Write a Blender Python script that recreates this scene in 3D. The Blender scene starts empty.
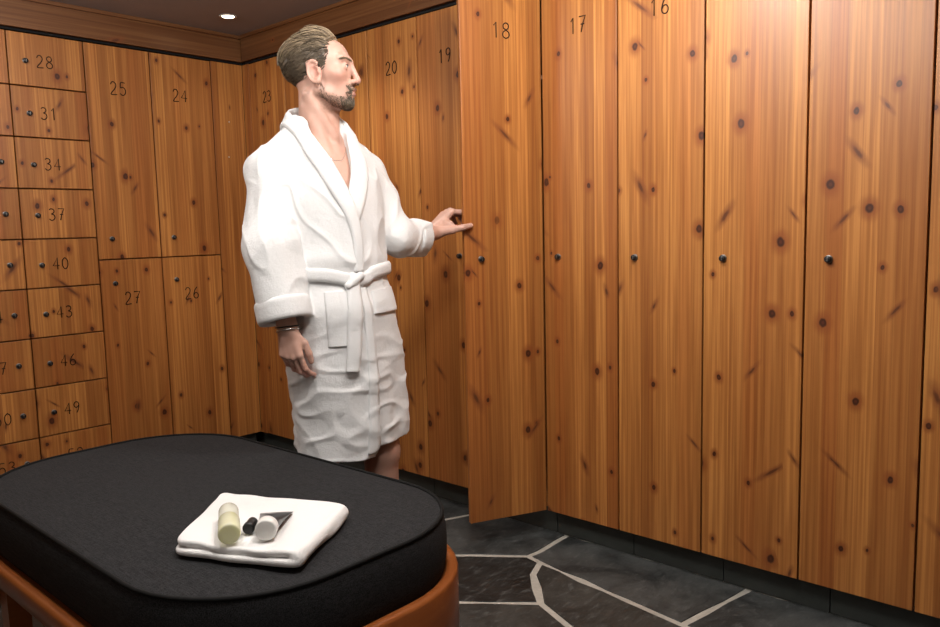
import bpy, bmesh, math, random, itertools
import numpy as np
from mathutils import Vector, Matrix, Euler
random.seed(7); np.random.seed(7)
SC = bpy.context.scene; COL = SC.collection
PI = math.pi
# ------------------------------------------------------------------ object helpers
def link(o, parent=None):
    COL.objects.link(o)
    if parent is not None: o.parent = parent
    return o
def tag(o, label=None, cat=None, group=None, kind=None):
    if label: o['label'] = label
    if cat: o['category'] = cat
    if group: o['group'] = group
    if kind: o['kind'] = kind
    return o
def empty(name, loc, rz=0.):
    o = bpy.data.objects.new(name, None); o.empty_display_size = .1
    o.location = loc; o.rotation_euler = (0, 0, rz); return link(o)
def set_mats(me, mats):
    for m in (mats if isinstance(mats, (list, tuple)) else [mats]): me.materials.append(m)
def obj(name, bm, mats, parent=None, smooth=False, loc=None, rz=None):
    me = bpy.data.meshes.new(name)
    bmesh.ops.recalc_face_normals(bm, faces=bm.faces)
    bm.to_mesh(me); bm.free(); set_mats(me, mats)
    if smooth: me.polygons.foreach_set('use_smooth', [True] * len(me.polygons))
    o = bpy.data.objects.new(name, me); link(o, parent)
    if loc is not None: o.location = loc
    if rz is not None: o.rotation_euler = (0, 0, rz)
    return o
def obj_np(name, V, F, mats, parent=None, smooth=True, attrs=None, origin=None):
    V = np.asarray(V, float)
    if origin is not None: V = V - np.asarray(origin)
    F = np.asarray(F); me = bpy.data.meshes.new(name)
    k = F.shape[1]
    me.vertices.add(len(V)); me.vertices.foreach_set('co', V.astype(np.float32).ravel())
    me.loops.add(F.size); me.loops.foreach_set('vertex_index', F.astype(np.int32).ravel())
    me.polygons.add(len(F)); me.polygons.foreach_set('loop_start', np.arange(0, F.size, k, dtype=np.int32))
    me.polygons.foreach_set('loop_total', np.full(len(F), k, np.int32))
    me.update(calc_edges=True); me.validate()
    me.polygons.foreach_set('use_smooth', np.full(len(me.polygons), smooth))
    for n, a in (attrs or {}).items():
        at = me.attributes.new(n, 'FLOAT', 'POINT'); at.data.foreach_set('value', np.asarray(a, np.float32))
    set_mats(me, mats)
    o = bpy.data.objects.new(name, me); return link(o, parent)
def box(bm, lo, hi, bev=0., mi=0, seg=2):
    r = bmesh.ops.create_cube(bm, size=1.)
    vs = r['verts']
    for v in vs: v.co = Vector([lo[i] + (v.co[i] + .5) * (hi[i] - lo[i]) for i in range(3)])
    fs = list({f for v in vs for f in v.link_faces})
    for f in fs: f.material_index = mi
    if bev > 0:
        es = list({e for v in vs for e in v.link_edges})
        bmesh.ops.bevel(bm, geom=es, offset=bev, segments=seg, profile=.5, affect='EDGES')
def lathe(bm, prof, n=32, M=None, mi=0):
    """profile [(r, h)] turned about local z, closed at the ends"""
    M = M or Matrix.Identity(4); rings = []
    for r, h in prof:
        rings.append([bm.verts.new(M @ Vector((r * math.cos(2*PI*i/n), r * math.sin(2*PI*i/n), h))) for i in range(n)])
    for a, b in zip(rings, rings[1:]):
        for i in range(n):
            f = bm.faces.new((a[i], a[(i+1) % n], b[(i+1) % n], b[i])); f.material_index = mi; f.smooth = True
    f = bm.faces.new(rings[0][::-1]); f.material_index = mi
    f = bm.faces.new(rings[-1]); f.material_index = mi
def tube(bm, pts, r, n=8, closed=False, mi=0):
    pts = [Vector(p) for p in pts]; rings = []; N = len(pts); prev = None
    for i, p in enumerate(pts):
        t = (pts[(i+1) % N] - pts[i-1]) if closed or 0 < i < N-1 else (pts[min(i+1, N-1)] - pts[max(i-1, 0)])
        t.normalize()
        if prev is None: prev = t.orthogonal().normalized()
        prev = (prev - t * prev.dot(t)).normalized(); q = t.cross(prev)
        rr = r[i] if hasattr(r, '__len__') else r
        rings.append([bm.verts.new(p + rr * (math.cos(2*PI*k/n) * prev + math.sin(2*PI*k/n) * q)) for k in range(n)])
    for i in range(N if closed else N - 1):
        a, b = rings[i], rings[(i+1) % N]
        for k in range(n):
            f = bm.faces.new((a[k], a[(k+1) % n], b[(k+1) % n], b[k])); f.smooth = True; f.material_index = mi
    if not closed:
        bm.faces.new(rings[0][::-1]).material_index = mi; bm.faces.new(rings[-1]).material_index = mi
# ------------------------------------------------------------------ node materials
class N:
    def __init__(self, name):
        self.m = bpy.data.materials.new(name); self.m.use_nodes = True
        self.t = self.m.node_tree; self.bsdf = self.t.nodes['Principled BSDF']
    def n(self, typ, **kw):
        x = self.t.nodes.new('ShaderNode' + typ)
        for k, v in kw.items(): setattr(x, k, v)
        return x
    def put(self, sock, v):
        if isinstance(v, bpy.types.NodeSocket): self.t.links.new(v, sock)
        elif v is not None: sock.default_value = v
    def math(self, op, a, b=None, c=None, clamp=False):
        x = self.n('Math', operation=op, use_clamp=clamp)
        for i, v in enumerate((a, b, c)): self.put(x.inputs[i], v)
        return x.outputs[0]
    def vmath(self, op, a, b=None):
        x = self.n('VectorMath', operation=op); self.put(x.inputs[0], a)
        if b is not None: self.put(x.inputs[1], b)
        return x.outputs[0]
    def xyz(self, v):
        x = self.n('SeparateXYZ'); self.put(x.inputs[0], v); return x.outputs
    def comb(self, x=0., y=0., z=0.):
        c = self.n('CombineXYZ')
        for i, v in enumerate((x, y, z)): self.put(c.inputs[i], v)
        return c.outputs[0]
    def mix(self, f, a, b, blend='MIX'):
        x = self.n('Mix', data_type='RGBA', blend_type=blend); self.put(x.inputs[0], f)
        for i, v in ((6, a), (7, b)): self.put(x.inputs[i], (*v, 1.) if isinstance(v, tuple) and len(v) == 3 else v)
        return x.outputs[2]
    def ss(self, v, lo, hi, a=0., b=1.):
        x = self.n('MapRange', interpolation_type='SMOOTHSTEP')
        for i, q in enumerate((v, lo, hi, a, b)): self.put(x.inputs[i], q)
        return x.outputs[0]
    def noise(self, v, scale=1., detail=3., rough=.5, dist=0.):
        x = self.n('TexNoise'); self.put(x.inputs['Vector'], v); self.put(x.inputs['Scale'], scale)
        self.put(x.inputs['Detail'], detail); self.put(x.inputs['Roughness'], rough); self.put(x.inputs['Distortion'], dist)
        return x.outputs[0]
    def objco(self): return self.n('TexCoord').outputs['Object']
    def set(self, **kw):
        for k, v in kw.items():
            s = self.bsdf.inputs[k.replace('_', ' ')]
            if isinstance(v, tuple) and len(v) == 3 and s.type == 'RGBA': v = (*v, 1.)
            self.put(s, v)
        return self
    def bump(self, h, strength=.3, dist=.002):
        x = self.n('Bump'); self.put(x.inputs['Height'], h); self.put(x.inputs['Strength'], strength); self.put(x.inputs['Distance'], dist)
        self.t.links.new(x.outputs[0], self.bsdf.inputs['Normal'])
def plain(name, col, rough=.5, metal=0., spec=.5, **kw):
    k = N(name); k.set(Base_Color=col, Roughness=rough, Metallic=metal); k.bsdf.inputs['Specular IOR Level'].default_value = spec
    k.set(**kw); return k.m
def pine(name, across='x', along='z', light=(.55, .240, .062), dark=(.36, .140, .034), red=(.37, .115, .026), knots=1., lam=.046, rough=.36):
    """edge-glued knotty pine: narrow lamellae of different tone, long grain, round knots and slanting spike knots"""
    k = N(name); p = k.xyz(k.objco()); ax = 'xyz'.index
    rnd = k.n('ObjectInfo').outputs['Random']
    u = k.math('ADD', p[ax(across)], k.math('MULTIPLY', rnd, 3.7)); v0 = k.math('ADD', p[ax(along)], k.math('MULTIPLY', rnd, 43.7))
    third = p[3 - ax(across) - ax(along)]
    lu = k.math('DIVIDE', u, lam); idx = k.math('FLOOR', lu)
    wn = k.n('TexWhiteNoise', noise_dimensions='2D'); k.put(wn.inputs['Vector'], k.comb(idx, k.math('MULTIPLY', rnd, 19.)))
    t = wn.outputs['Value']; tc = k.xyz(wn.outputs['Color'])
    v = k.math('ADD', v0, k.math('MULTIPLY', tc[1], 23.))
    g1 = k.noise(k.comb(k.math('MULTIPLY', u, 95.), k.math('MULTIPLY', v, 1.3), third), 1., 4., .55)
    gd = k.noise(k.comb(k.math('MULTIPLY', u, 11.), k.math('MULTIPLY', v, .9), third), 1., 2.)
    rings = k.math('SINE', k.math('ADD', k.math('MULTIPLY', gd, 44.), k.math('MULTIPLY', u, 210.)))
    col = k.mix(k.ss(t, .0, 1.), dark, light)
    col = k.mix(k.math('MULTIPLY', k.ss(tc[2], .55, 1.), .55), col, red)
    gr = k.math('ADD', k.math('MULTIPLY', g1, .55), k.math('MULTIPLY', rings, .035))
    col = k.mix(k.ss(gr, .18, .40, .75, 0.), col, k.mix(.5, col, red))
    col = k.mix(.85, col, k.mix(k.ss(g1, .3, .7), (.72, .63, .54), (1.14, 1.14, 1.12)), 'MULTIPLY')
    # dark joint between lamellae
    fr = k.math('ABSOLUTE', k.math('SUBTRACT', k.math('FRACT', lu), .5))
    col = k.mix(k.ss(fr, .475, .5, 0., .35), col, k.mix(.5, dark, (.10, .03, .01)))
    wob = k.noise(k.comb(k.math('MULTIPLY', u, 60.), k.math('MULTIPLY', v0, 40.), 0.), 1., 2.)
    def knot_layer(fu, fv, off, rx, ry, keep, slant):
        K = k.comb(k.math('MULTIPLY', u, fu), k.math('ADD', k.math('MULTIPLY', v0, fv), off))
        vo = k.n('TexVoronoi', voronoi_dimensions='2D'); k.put(vo.inputs['Vector'], K); k.put(vo.inputs['Scale'], 1.)
        D = k.xyz(k.vmath('SUBTRACT', K, vo.outputs['Position'])); c = k.xyz(vo.outputs['Color'])
        dx = k.math('DIVIDE', D[0], fu); dy = k.math('DIVIDE', D[1], fv)
        if slant:
            s = k.math('MULTIPLY', k.math('SUBTRACT', c[2], .5), 2.6)
            dx = k.math('SUBTRACT', dx, k.math('MULTIPLY', dy, s))
        sz = k.math('ADD', .5, k.math('MULTIPLY', c[0], .95))
        r = k.math('SQRT', k.math('ADD', k.math('POWER', k.math('DIVIDE', dx, rx), 2.), k.math('POWER', k.math('DIVIDE', dy, ry), 2.)))
        r = k.math('DIVIDE', k.math('ADD', r, k.math('MULTIPLY', k.math('SUBTRACT', wob, .5), .9)), sz)
        on = k.ss(c[1], 1 - keep - .001, 1 - keep, 0., 1.)
        return r, on
    r, on = knot_layer(8.5, 2.9, 0., .0078, .0105, .80 * knots, False)
    col = k.mix(k.math('MULTIPLY', on, k.ss(r, 1., 3.6, .80, 0.)), col, (.26, .070, .016))
    col = k.mix(k.math('MULTIPLY', on, k.ss(r, .75, 1.25, .96, 0.)), col, (.050, .013, .006))
    col = k.mix(k.math('MULTIPLY', on, k.ss(r, .2, .55, .5, 0.)), col, (.13, .032, .012))
    r2, on2 = knot_layer(6.3, 2.3, 7.3, .0076, .0200, .80 * knots, True)
    col = k.mix(k.math('MULTIPLY', on2, k.ss(r2, .6, 2.6, .75, 0.)), col, (.22, .066, .019))
    col = k.mix(k.math('MULTIPLY', on2, k.ss(r2, .3, 1.0, .75, 0.)), col, (.080, .022, .009))
    k.set(Base_Color=col, Roughness=k.math('ADD', rough, k.math('MULTIPLY', g1, .10)))
    k.bsdf.inputs['Specular IOR Level'].default_value = .5
    k.bump(g1, .10, .0006)
    return k.m
# ------------------------------------------------------------------ implicit-surface modelling tools
def V3(*a): return np.array(a if len(a) > 1 else a[0], dtype=np.float64)
def unit(v):
    v = np.asarray(v, float); return v / (np.linalg.norm(v) + 1e-12)
def sm(a, b, k):
    h = np.clip(.5 + .5 * (b - a) / k, 0, 1)
    return b + (a - b) * h - k * h * (1 - h)
def smsub(a, b, k):            # a minus b
    return -sm(-a, b, k)
def sph(P, c, r): return np.linalg.norm(P - np.asarray(c), axis=1) - r
def ell(P, c, r):
    q = P - np.asarray(c); r = np.asarray(r)
    k0 = np.linalg.norm(q / r, axis=1); k1 = np.linalg.norm(q / (r * r), axis=1)
    return k0 * (k0 - 1) / np.maximum(k1, 1e-9)
def cone(P, a, b, ra, rb):
    a = np.asarray(a); b = np.asarray(b); ba = b - a
    t = np.clip(((P - a) @ ba) / (ba @ ba), 0, 1)
    return np.linalg.norm(P - a - t[:, None] * ba, axis=1) - (ra + (rb - ra) * t)
def chain(P, pts, rs, k=.01):
    d = None
    for i in range(len(pts) - 1):
        e = cone(P, pts[i], pts[i + 1], rs[i], rs[i + 1])
        d = e if d is None else sm(d, e, k)
    return d
def rot_about(v, axis, ang):
    axis = unit(axis); v = np.asarray(v, float)
    return v * math.cos(ang) + np.cross(axis, v) * math.sin(ang) + axis * (axis @ v) * (1 - math.cos(ang))
def catmull(pts, n):
    pts = np.asarray(pts, float)
    if len(pts) == 2: return pts[0] + np.linspace(0, 1, n)[:, None] * (pts[1] - pts[0])
    p = np.vstack([2 * pts[0] - pts[1], pts, 2 * pts[-1] - pts[-2]])
    L = np.r_[0, np.cumsum(np.linalg.norm(np.diff(pts, axis=0), axis=1))]
    out = []
    for s in np.linspace(0, L[-1], n):
        i = min(int(np.searchsorted(L, s, side='right') - 1), len(pts) - 2)
        t = (s - L[i]) / max(L[i + 1] - L[i], 1e-9)
        a, b, c, d = p[i], p[i + 1], p[i + 2], p[i + 3]
        out.append(.5 * (2 * b + (c - a) * t + (2 * a - 5 * b + 4 * c - d) * t * t + (3 * b - a - 3 * c + d) * t ** 3))
    return np.array(out)
def smooth_table(zs, vals, z0, z1, n=160, w=7):
    z = np.linspace(z0, z1, n); v = np.interp(z, zs, vals)
    k = np.hanning(2 * w + 1); k /= k.sum()
    v = np.convolve(np.pad(v, w, mode='edge'), k, mode='valid')
    return z, v
class Waves:                   # band-limited noise from a few random plane waves
    def __init__(self, seed, freq, n=9, aniso=(1, 1, 1)):
        r = np.random.RandomState(seed)
        d = r.normal(size=(n, 3)); d /= np.linalg.norm(d, axis=1)[:, None]
        self.k = d * np.asarray(aniso) * freq * r.uniform(.6, 1.4, (n, 1)); self.p = r.uniform(0, 6.28, n)
    def __call__(self, P): return np.sin(P @ self.k.T + self.p).sum(1) / math.sqrt(len(self.p))
def grad(f, V, e=6e-4):
    g = np.zeros_like(V)
    for s in ((1, -1, -1), (-1, -1, 1), (-1, 1, -1), (1, 1, 1)):
        s = np.array(s, float); g += f(V + s * e)[:, None] * s
    return g / (4 * e)
def project(f, V, off=0., it=4, step=.9, clamp=.02):
    V = np.array(V, float)
    for _ in range(it):
        g = grad(f, V); d = f(V) - off
        m = g / np.maximum((g * g).sum(1), .15)[:, None] * d[:, None]
        l = np.linalg.norm(m, axis=1)[:, None]
        V -= step * m * np.minimum(1, clamp / np.maximum(l, 1e-9))
    return V
def surface_net(f, lo, hi, h, bs=12, refine=2, slack=1.6):
    lo = np.asarray(lo, float); hi = np.asarray(hi, float)
    nb = np.ceil((hi - lo) / (h * bs)).astype(int) + 1
    n = nb * bs
    gi = np.stack(np.meshgrid(*[np.arange(k) for k in nb], indexing='ij'), -1).reshape(-1, 3)
    fc = f(lo + (gi * bs + (bs - 1) / 2) * h)
    G = np.full(tuple(n), 1., np.float32)
    act = np.abs(fc) < bs * h * .87 * slack
    loc = np.stack(np.meshgrid(*[np.arange(bs)] * 3, indexing='ij'), -1).reshape(-1, 3)
    for b, v in zip(gi[~act], fc[~act]):
        if v < 0: G[b[0]*bs:(b[0]+1)*bs, b[1]*bs:(b[1]+1)*bs, b[2]*bs:(b[2]+1)*bs] = -1
    A = gi[act]
    for s in range(0, len(A), 120):
        ch = A[s:s + 120]
        P = (ch[:, None, :] * bs + loc[None]).reshape(-1, 3)
        v = f(lo + P * h).astype(np.float32)
        for b, w in zip(ch, v.reshape(len(ch), bs, bs, bs)):
            G[b[0]*bs:(b[0]+1)*bs, b[1]*bs:(b[1]+1)*bs, b[2]*bs:(b[2]+1)*bs] = w
    S = G < 0
    c = None
    tot = np.zeros(tuple(n - 1), np.int8)
    for o in itertools.product((0, 1), repeat=3):
        tot += S[o[0]:n[0]-1+o[0], o[1]:n[1]-1+o[1], o[2]:n[2]-1+o[2]]
    cells = np.argwhere((tot > 0) & (tot < 8))
    m = n - 1
    ids = (cells[:, 0] * m[1] + cells[:, 1]) * m[2] + cells[:, 2]
    corners = [np.array(o) for o in itertools.product((0, 1), repeat=3)]
    val = np.stack([G[cells[:, 0]+o[0], cells[:, 1]+o[1], cells[:, 2]+o[2]] for o in corners], 1).astype(float)
    acc = np.zeros((len(cells), 3)); cnt = np.zeros(len(cells))
    for i in range(8):
        for j in range(i + 1, 8):
            if np.abs(corners[i] - corners[j]).sum() != 1: continue
            a, b = val[:, i], val[:, j]; x = (a < 0) != (b < 0)
            t = np.where(x, a / np.where(x, a - b, 1), 0)
            acc += np.where(x[:, None], corners[i] + t[:, None] * (corners[j] - corners[i]), 0); cnt += x
    V = lo + (cells + acc / cnt[:, None]) * h
    F = []
    for ax in range(3):
        u, w = (ax + 1) % 3, (ax + 2) % 3
        sl0 = [slice(None)] * 3; sl1 = [slice(None)] * 3
        sl0[ax] = slice(0, -1); sl1[ax] = slice(1, None)
        a, b = S[tuple(sl0)], S[tuple(sl1)]
        e = np.argwhere(a != b)
        e = e[(e[:, u] > 0) & (e[:, w] > 0) & (e[:, u] < m[u]) & (e[:, w] < m[w])]
        s = S[e[:, 0], e[:, 1], e[:, 2]]
        q = []
        for du, dw in ((1, 1), (0, 1), (0, 0), (1, 0)):
            c = e.copy(); c[:, u] -= du; c[:, w] -= dw
            q.append(np.searchsorted(ids, (c[:, 0] * m[1] + c[:, 1]) * m[2] + c[:, 2]))
        q = np.stack(q, 1); q[~s] = q[~s][:, ::-1]
        F.append(q)
    F = np.vstack(F)
    if refine:
        V0 = V; V = project(f, V, it=refine, step=.8, clamp=h)
        bad = np.linalg.norm(V - V0, axis=1) > 1.5 * h; V[bad] = V0[bad]
    return V, F
# ------------------------------------------------------------------ the man: joints in metres (local a = forward, b = his left, z = up)
FWD = unit(V3(.997, -.10, 0)); LEFT = unit(V3(.10, .997, 0)); UP = V3(0, 0, 1)
ORG = V3(1.76, -.83, 0)
def L(a, b, z): return ORG + a * FWD + b * LEFT + z * UP
def to_local(P):
    q = P - ORG
    return np.stack([q @ FWD, q @ LEFT, q[:, 2]], 1)
HC = V3(1.757, -.832, 1.700)                      # head centre, between the ears
hf = unit(V3(.741, .671, .06)); hl = unit(np.cross(UP, hf)); hu = np.cross(hf, hl)
HR = np.stack([hf, hl, hu], 1)                    # head axes as columns
def head_pt(p): return HC + HR @ np.asarray(p, float)
EAR = [V3(.004, s * .073, -.003) for s in (-1, 1)]
def head_sdf(q):
    d = ell(q, (-.008, 0, .042), (.096, .074, .082))
    d = sm(d, ell(q, (.032, 0, .048), (.068, .062, .062)), .02)
    d = sm(d, ell(q, (.044, 0, -.018), (.056, .055, .082)), .025)
    for s in (-1, 1):
        d = sm(d, cone(q, (.004, s * .052, -.050), (.078, s * .018, -.090), .017, .016), .022)
        d = sm(d, sph(q, (.064, s * .042, -.004), .021), .02)
        d = sm(d, cone(q, (.0975, s * .008, .040), (.080, s * .044, .042), .0085, .009), .016)
    d = sm(d, sph(q, (.082, 0, -.090), .017), .016)
    d = sm(d, ell(q, (.0745, 0, -.056), (.033, .034, .032)), .014)
    for s in (-1, 1):                              # eye sockets, lids
        d = smsub(d, ell(q, (.106, s * .031, .020), (.015, .017, .010)), .012)
        d = sm(d, sph(q, (.0855, s * .031, .018), .0140), .003)
        d = smsub(d, ell(q, (.1015, s * .0305, .0175), (.012, .0100, .0040)), .002)
    d = sm(d, cone(q, (.102, 0, .034), (.121, 0, -.020), .0080, .0092), .012)
    d = sm(d, sph(q, (.1185, 0, -.023), .0105), .007)
    for s in (-1, 1):
        d = sm(d, sph(q, (.106, s * .012, -.027), .0085), .006)
        d = smsub(d, ell(q, (.110, s * .007, -.036), (.006, .0035, .004)), .003)
    d = sm(d, ell(q, (.1035, 0, -.0500), (.0080, .022, .0056)), .005)
    d = sm(d, ell(q, (.1020, 0, -.0635), (.0085, .019, .0062)), .005)
    d = smsub(d, cone(q, (.1125, 0, -.0568), (.093, .026, -.0585), .0018, .001), .003)
    d = smsub(d, cone(q, (.1125, 0, -.0568), (.093, -.026, -.0585), .0018, .001), .003)
    for i, s in enumerate((-1, 1)):                # ears
        out = unit(V3(-.22, s * 1., .05)); up = unit(V3(-.20, 0, 1)); up = unit(up - out * (up @ out)); fw = -np.cross(up, out) * s
        e = (q - EAR[i] - out * .011 - V3(.002, 0, 0)) / 1.12
        u, v, w = e @ fw, e @ up, e @ out
        body = ell(np.stack([u, v, w], 1), (0, 0, 0), (.0195, .030, .0070))
        hel = np.sqrt((np.abs(np.sqrt((u / .018) ** 2 + ((v - .001) / .0295) ** 2) - 1) * .021) ** 2 + (w - .005) ** 2) - .0038
        hel = np.where((u > .006) & (v < .012), hel + .004, hel)
        body = smsub(body, ell(np.stack([u, v, w], 1), (.001, -.001, .010), (.0120, .0190, .0100)), .003)
        ear = sm(body, hel, .003)
        ear = sm(ear, ell(np.stack([u, v, w], 1), (.002, -.026, .002), (.008, .009, .0045)), .004)
        ear = sm(ear, sph(np.stack([u, v, w], 1), (.013, -.004, .003), .0045), .003)
        d = sm(d, ear * 1.12, .005)
    return d
# ---- hands
def hand_parts(wrist, d, n, s, curls, spread, thumb, fore, scale=1.):
    """wrist, direction wrist->knuckles, back-of-hand normal, thumb side; curls: per finger three bends in degrees.
    Returns capsule list (a, b, ra, rb, group)"""
    d, n, s = unit(d), unit(n), unit(s); S = scale; out = []
    ks = []
    for i, (off, ln) in enumerate(((.030, .092), (.010, .095), (-.010, .090), (-.028, .081))):
        ks.append(wrist + d * ln * S + s * off * S + n * (.004 - .10 * (off + .0) ** 2) * S)
    for i, k in enumerate(ks):
        out.append((wrist + s * (.016 - .011 * i) * S, k, .0150 * S, .0105 * S, 'palm'))
    out.append((wrist + d * .03 * S + s * .012 * S - n * .006 * S, wrist + d * .075 * S - n * .006 * S, .014 * S, .0125 * S, 'palm'))
    out.append((wrist + d * .03 * S - s * .012 * S - n * .006 * S, wrist + d * .07 * S - s * .016 * S - n * .006 * S, .014 * S, .012 * S, 'palm'))
    lens = [(.046, .026, .021), (.051, .030, .022), (.047, .028, .022), (.037, .021, .019)]
    rad = [.0088, .0090, .0085, .0076]
    for i, k in enumerate(ks):
        dirv = rot_about(d, n, math.radians(spread[i])); p = k; r = rad[i] * S
        axis = unit(np.cross(dirv, n))
        ang = 0
        for j in range(3):
            ang += curls[i][j]
            v = rot_about(dirv, axis, -math.radians(ang))
            e = p + v * lens[i][j] * S
            out.append((p, e, r, r * .90, 'f%d' % i)); p = e; r *= .92
    for a, b, ra, rb in thumb: out.append((a, b, ra, rb, 'thumb'))
    out.append((fore, wrist, .030, .0245 * S, 'palm'))
    return out
def hand_sdf(P, parts, nsc=(1, 1)):
    groups = {}
    for a, b, ra, rb, g in parts:
        e = cone(P, a, b, ra, rb)
        groups[g] = e if g not in groups else sm(groups[g], e, .014 if g == 'palm' else .004)
    d = groups['palm']
    for g in groups:
        if g != 'palm': d = sm(d, groups[g], .010 if g == 'thumb' else .006)
    return d
# door-18 geometry (shared with the locker): hinge, free edge
HINGE = V3(2.005, 0, 0); DOOR_T = V3(-.4163, -.9092, 0); DOOR_N = V3(.9092, -.4163, 0)
EDGE = HINGE + DOOR_T * .322
# joints
RSH, LSH = L(-.035, -.172, 1.415), L(-.035, .172, 1.415)
REL, RWR = V3(1.789, -1.060, 1.172), V3(1.854, -1.062, 0.939)
gz = 1.243
LWR = EDGE + DOOR_T * .110 - DOOR_N * .020 + V3(0, 0, 1.200)
LEL = V3(1.842, -.606, 1.188)
# right hand hangs, back of the hand to the room
rd = unit(V3(.16, .02, -1)); rn = unit(V3(.38, -.92, 0)); rn = unit(rn - rd * (rn @ rd)); rs = np.cross(rd, rn); rs = rs if rs @ FWD > 0 else -rs
rt0 = RWR + rd * .028 + rs * .018
rt1 = rt0 + unit(rd * .75 + rs * .55 - rn * .35) * .040; rt2 = rt1 + unit(rd * .95 + rs * .16 - rn * .25) * .034; rt3 = rt2 + unit(rd * 1. - rs * .05 - rn * .3) * .026
RHAND = hand_parts(RWR, rd, rn, rs, [(22, 30, 22), (26, 36, 24), (30, 38, 24), (32, 38, 22)], (2, 0, -2, -4),
                   [(rt0, rt1, .0135, .0115), (rt1, rt2, .0112, .0098), (rt2, rt3, .0098, .0080)], REL + (RWR - REL) * .5, 1.0)
# left hand: fingers behind the door edge, thumb on its face
ld = unit(-DOOR_T + V3(0, 0, .92)); ls = DOOR_N; ln_ = unit(np.cross(ls, ld)); ln_ = ln_ if ln_[2] > 0 else -ln_
lt0 = LWR + ld * .020 + ls * .006 - ln_ * .012
lt1 = lt0 + unit(-DOOR_T * .9 + ls * .42 + V3(0, 0, .12)) * .044
lt3 = EDGE - DOOR_T * .018 + DOOR_N * .0125 + V3(0, 0, 1.224)
lt2 = lt1 * .45 + lt3 * .55 + ls * .006
LOFF = - ls * .050
LK0 = LWR + LOFF + ld * .100 + ls * .035
LHAND = hand_parts(LWR + LOFF, ld, ln_, ls, [(46, 60, 34), (50, 58, 34), (54, 56, 32), (58, 54, 32)], (0, 0, 0, 0),
                   [(lt0 * .5 + LK0 * .5, lt1 * .75 + lt2 * .25, .016, .0105), (LWR - ls * .028 + ld * .03, lt0 * .25 + LK0 * .35 + lt1 * .4, .017, .015), (LWR - ls * .02, lt0, .020, .019), (lt0, lt1, .0185, .0142), (lt1, lt2, .0132, .0112), (lt2, lt3, .0112, .0092)], LEL + (LWR - LEL) * .45, 1.16)
# knuckles shifted behind the door leaf
# ---- trunk
_tz = [.30, .49, .62, .78, .95, 1.06, 1.18, 1.30, 1.40, 1.47, 1.52, 1.56, 1.70]
_tA = [.170, .172, .170, .165, .158, .140, .146, .146, .132, .104, .072, .054, .05]
_tB = [.184, .185, .187, .191, .188, .172, .180, .188, .180, .140, .095, .070, .06]
_tC = [.060, .060, .060, .058, .052, .042, .030, .016, -.002, -.018, -.026, -.030, -.03]
TAB_A = smooth_table(_tz, _tA, .3, 1.7); TAB_B = smooth_table(_tz, _tB, .3, 1.7); TAB_C = smooth_table(_tz, _tC, .3, 1.7)
def trunk(q, grow=0.):
    A = np.interp(q[:, 2], *TAB_A) + grow; B = np.interp(q[:, 2], *TAB_B) + grow; c = np.interp(q[:, 2], *TAB_C)
    x, y = q[:, 0] - c, q[:, 1] - np.interp(q[:, 2], [.62, .98], [.022, .0])
    k0 = np.sqrt((x / A) ** 2 + (y / B) ** 2); k1 = np.sqrt((x / A ** 2) ** 2 + (y / B ** 2) ** 2)
    return k0 * (k0 - 1) / np.maximum(k1, 1e-6)
NECK0, NECK1 = L(-.030, 0, 1.46), head_pt((-.016, 0, -.03))
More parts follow.
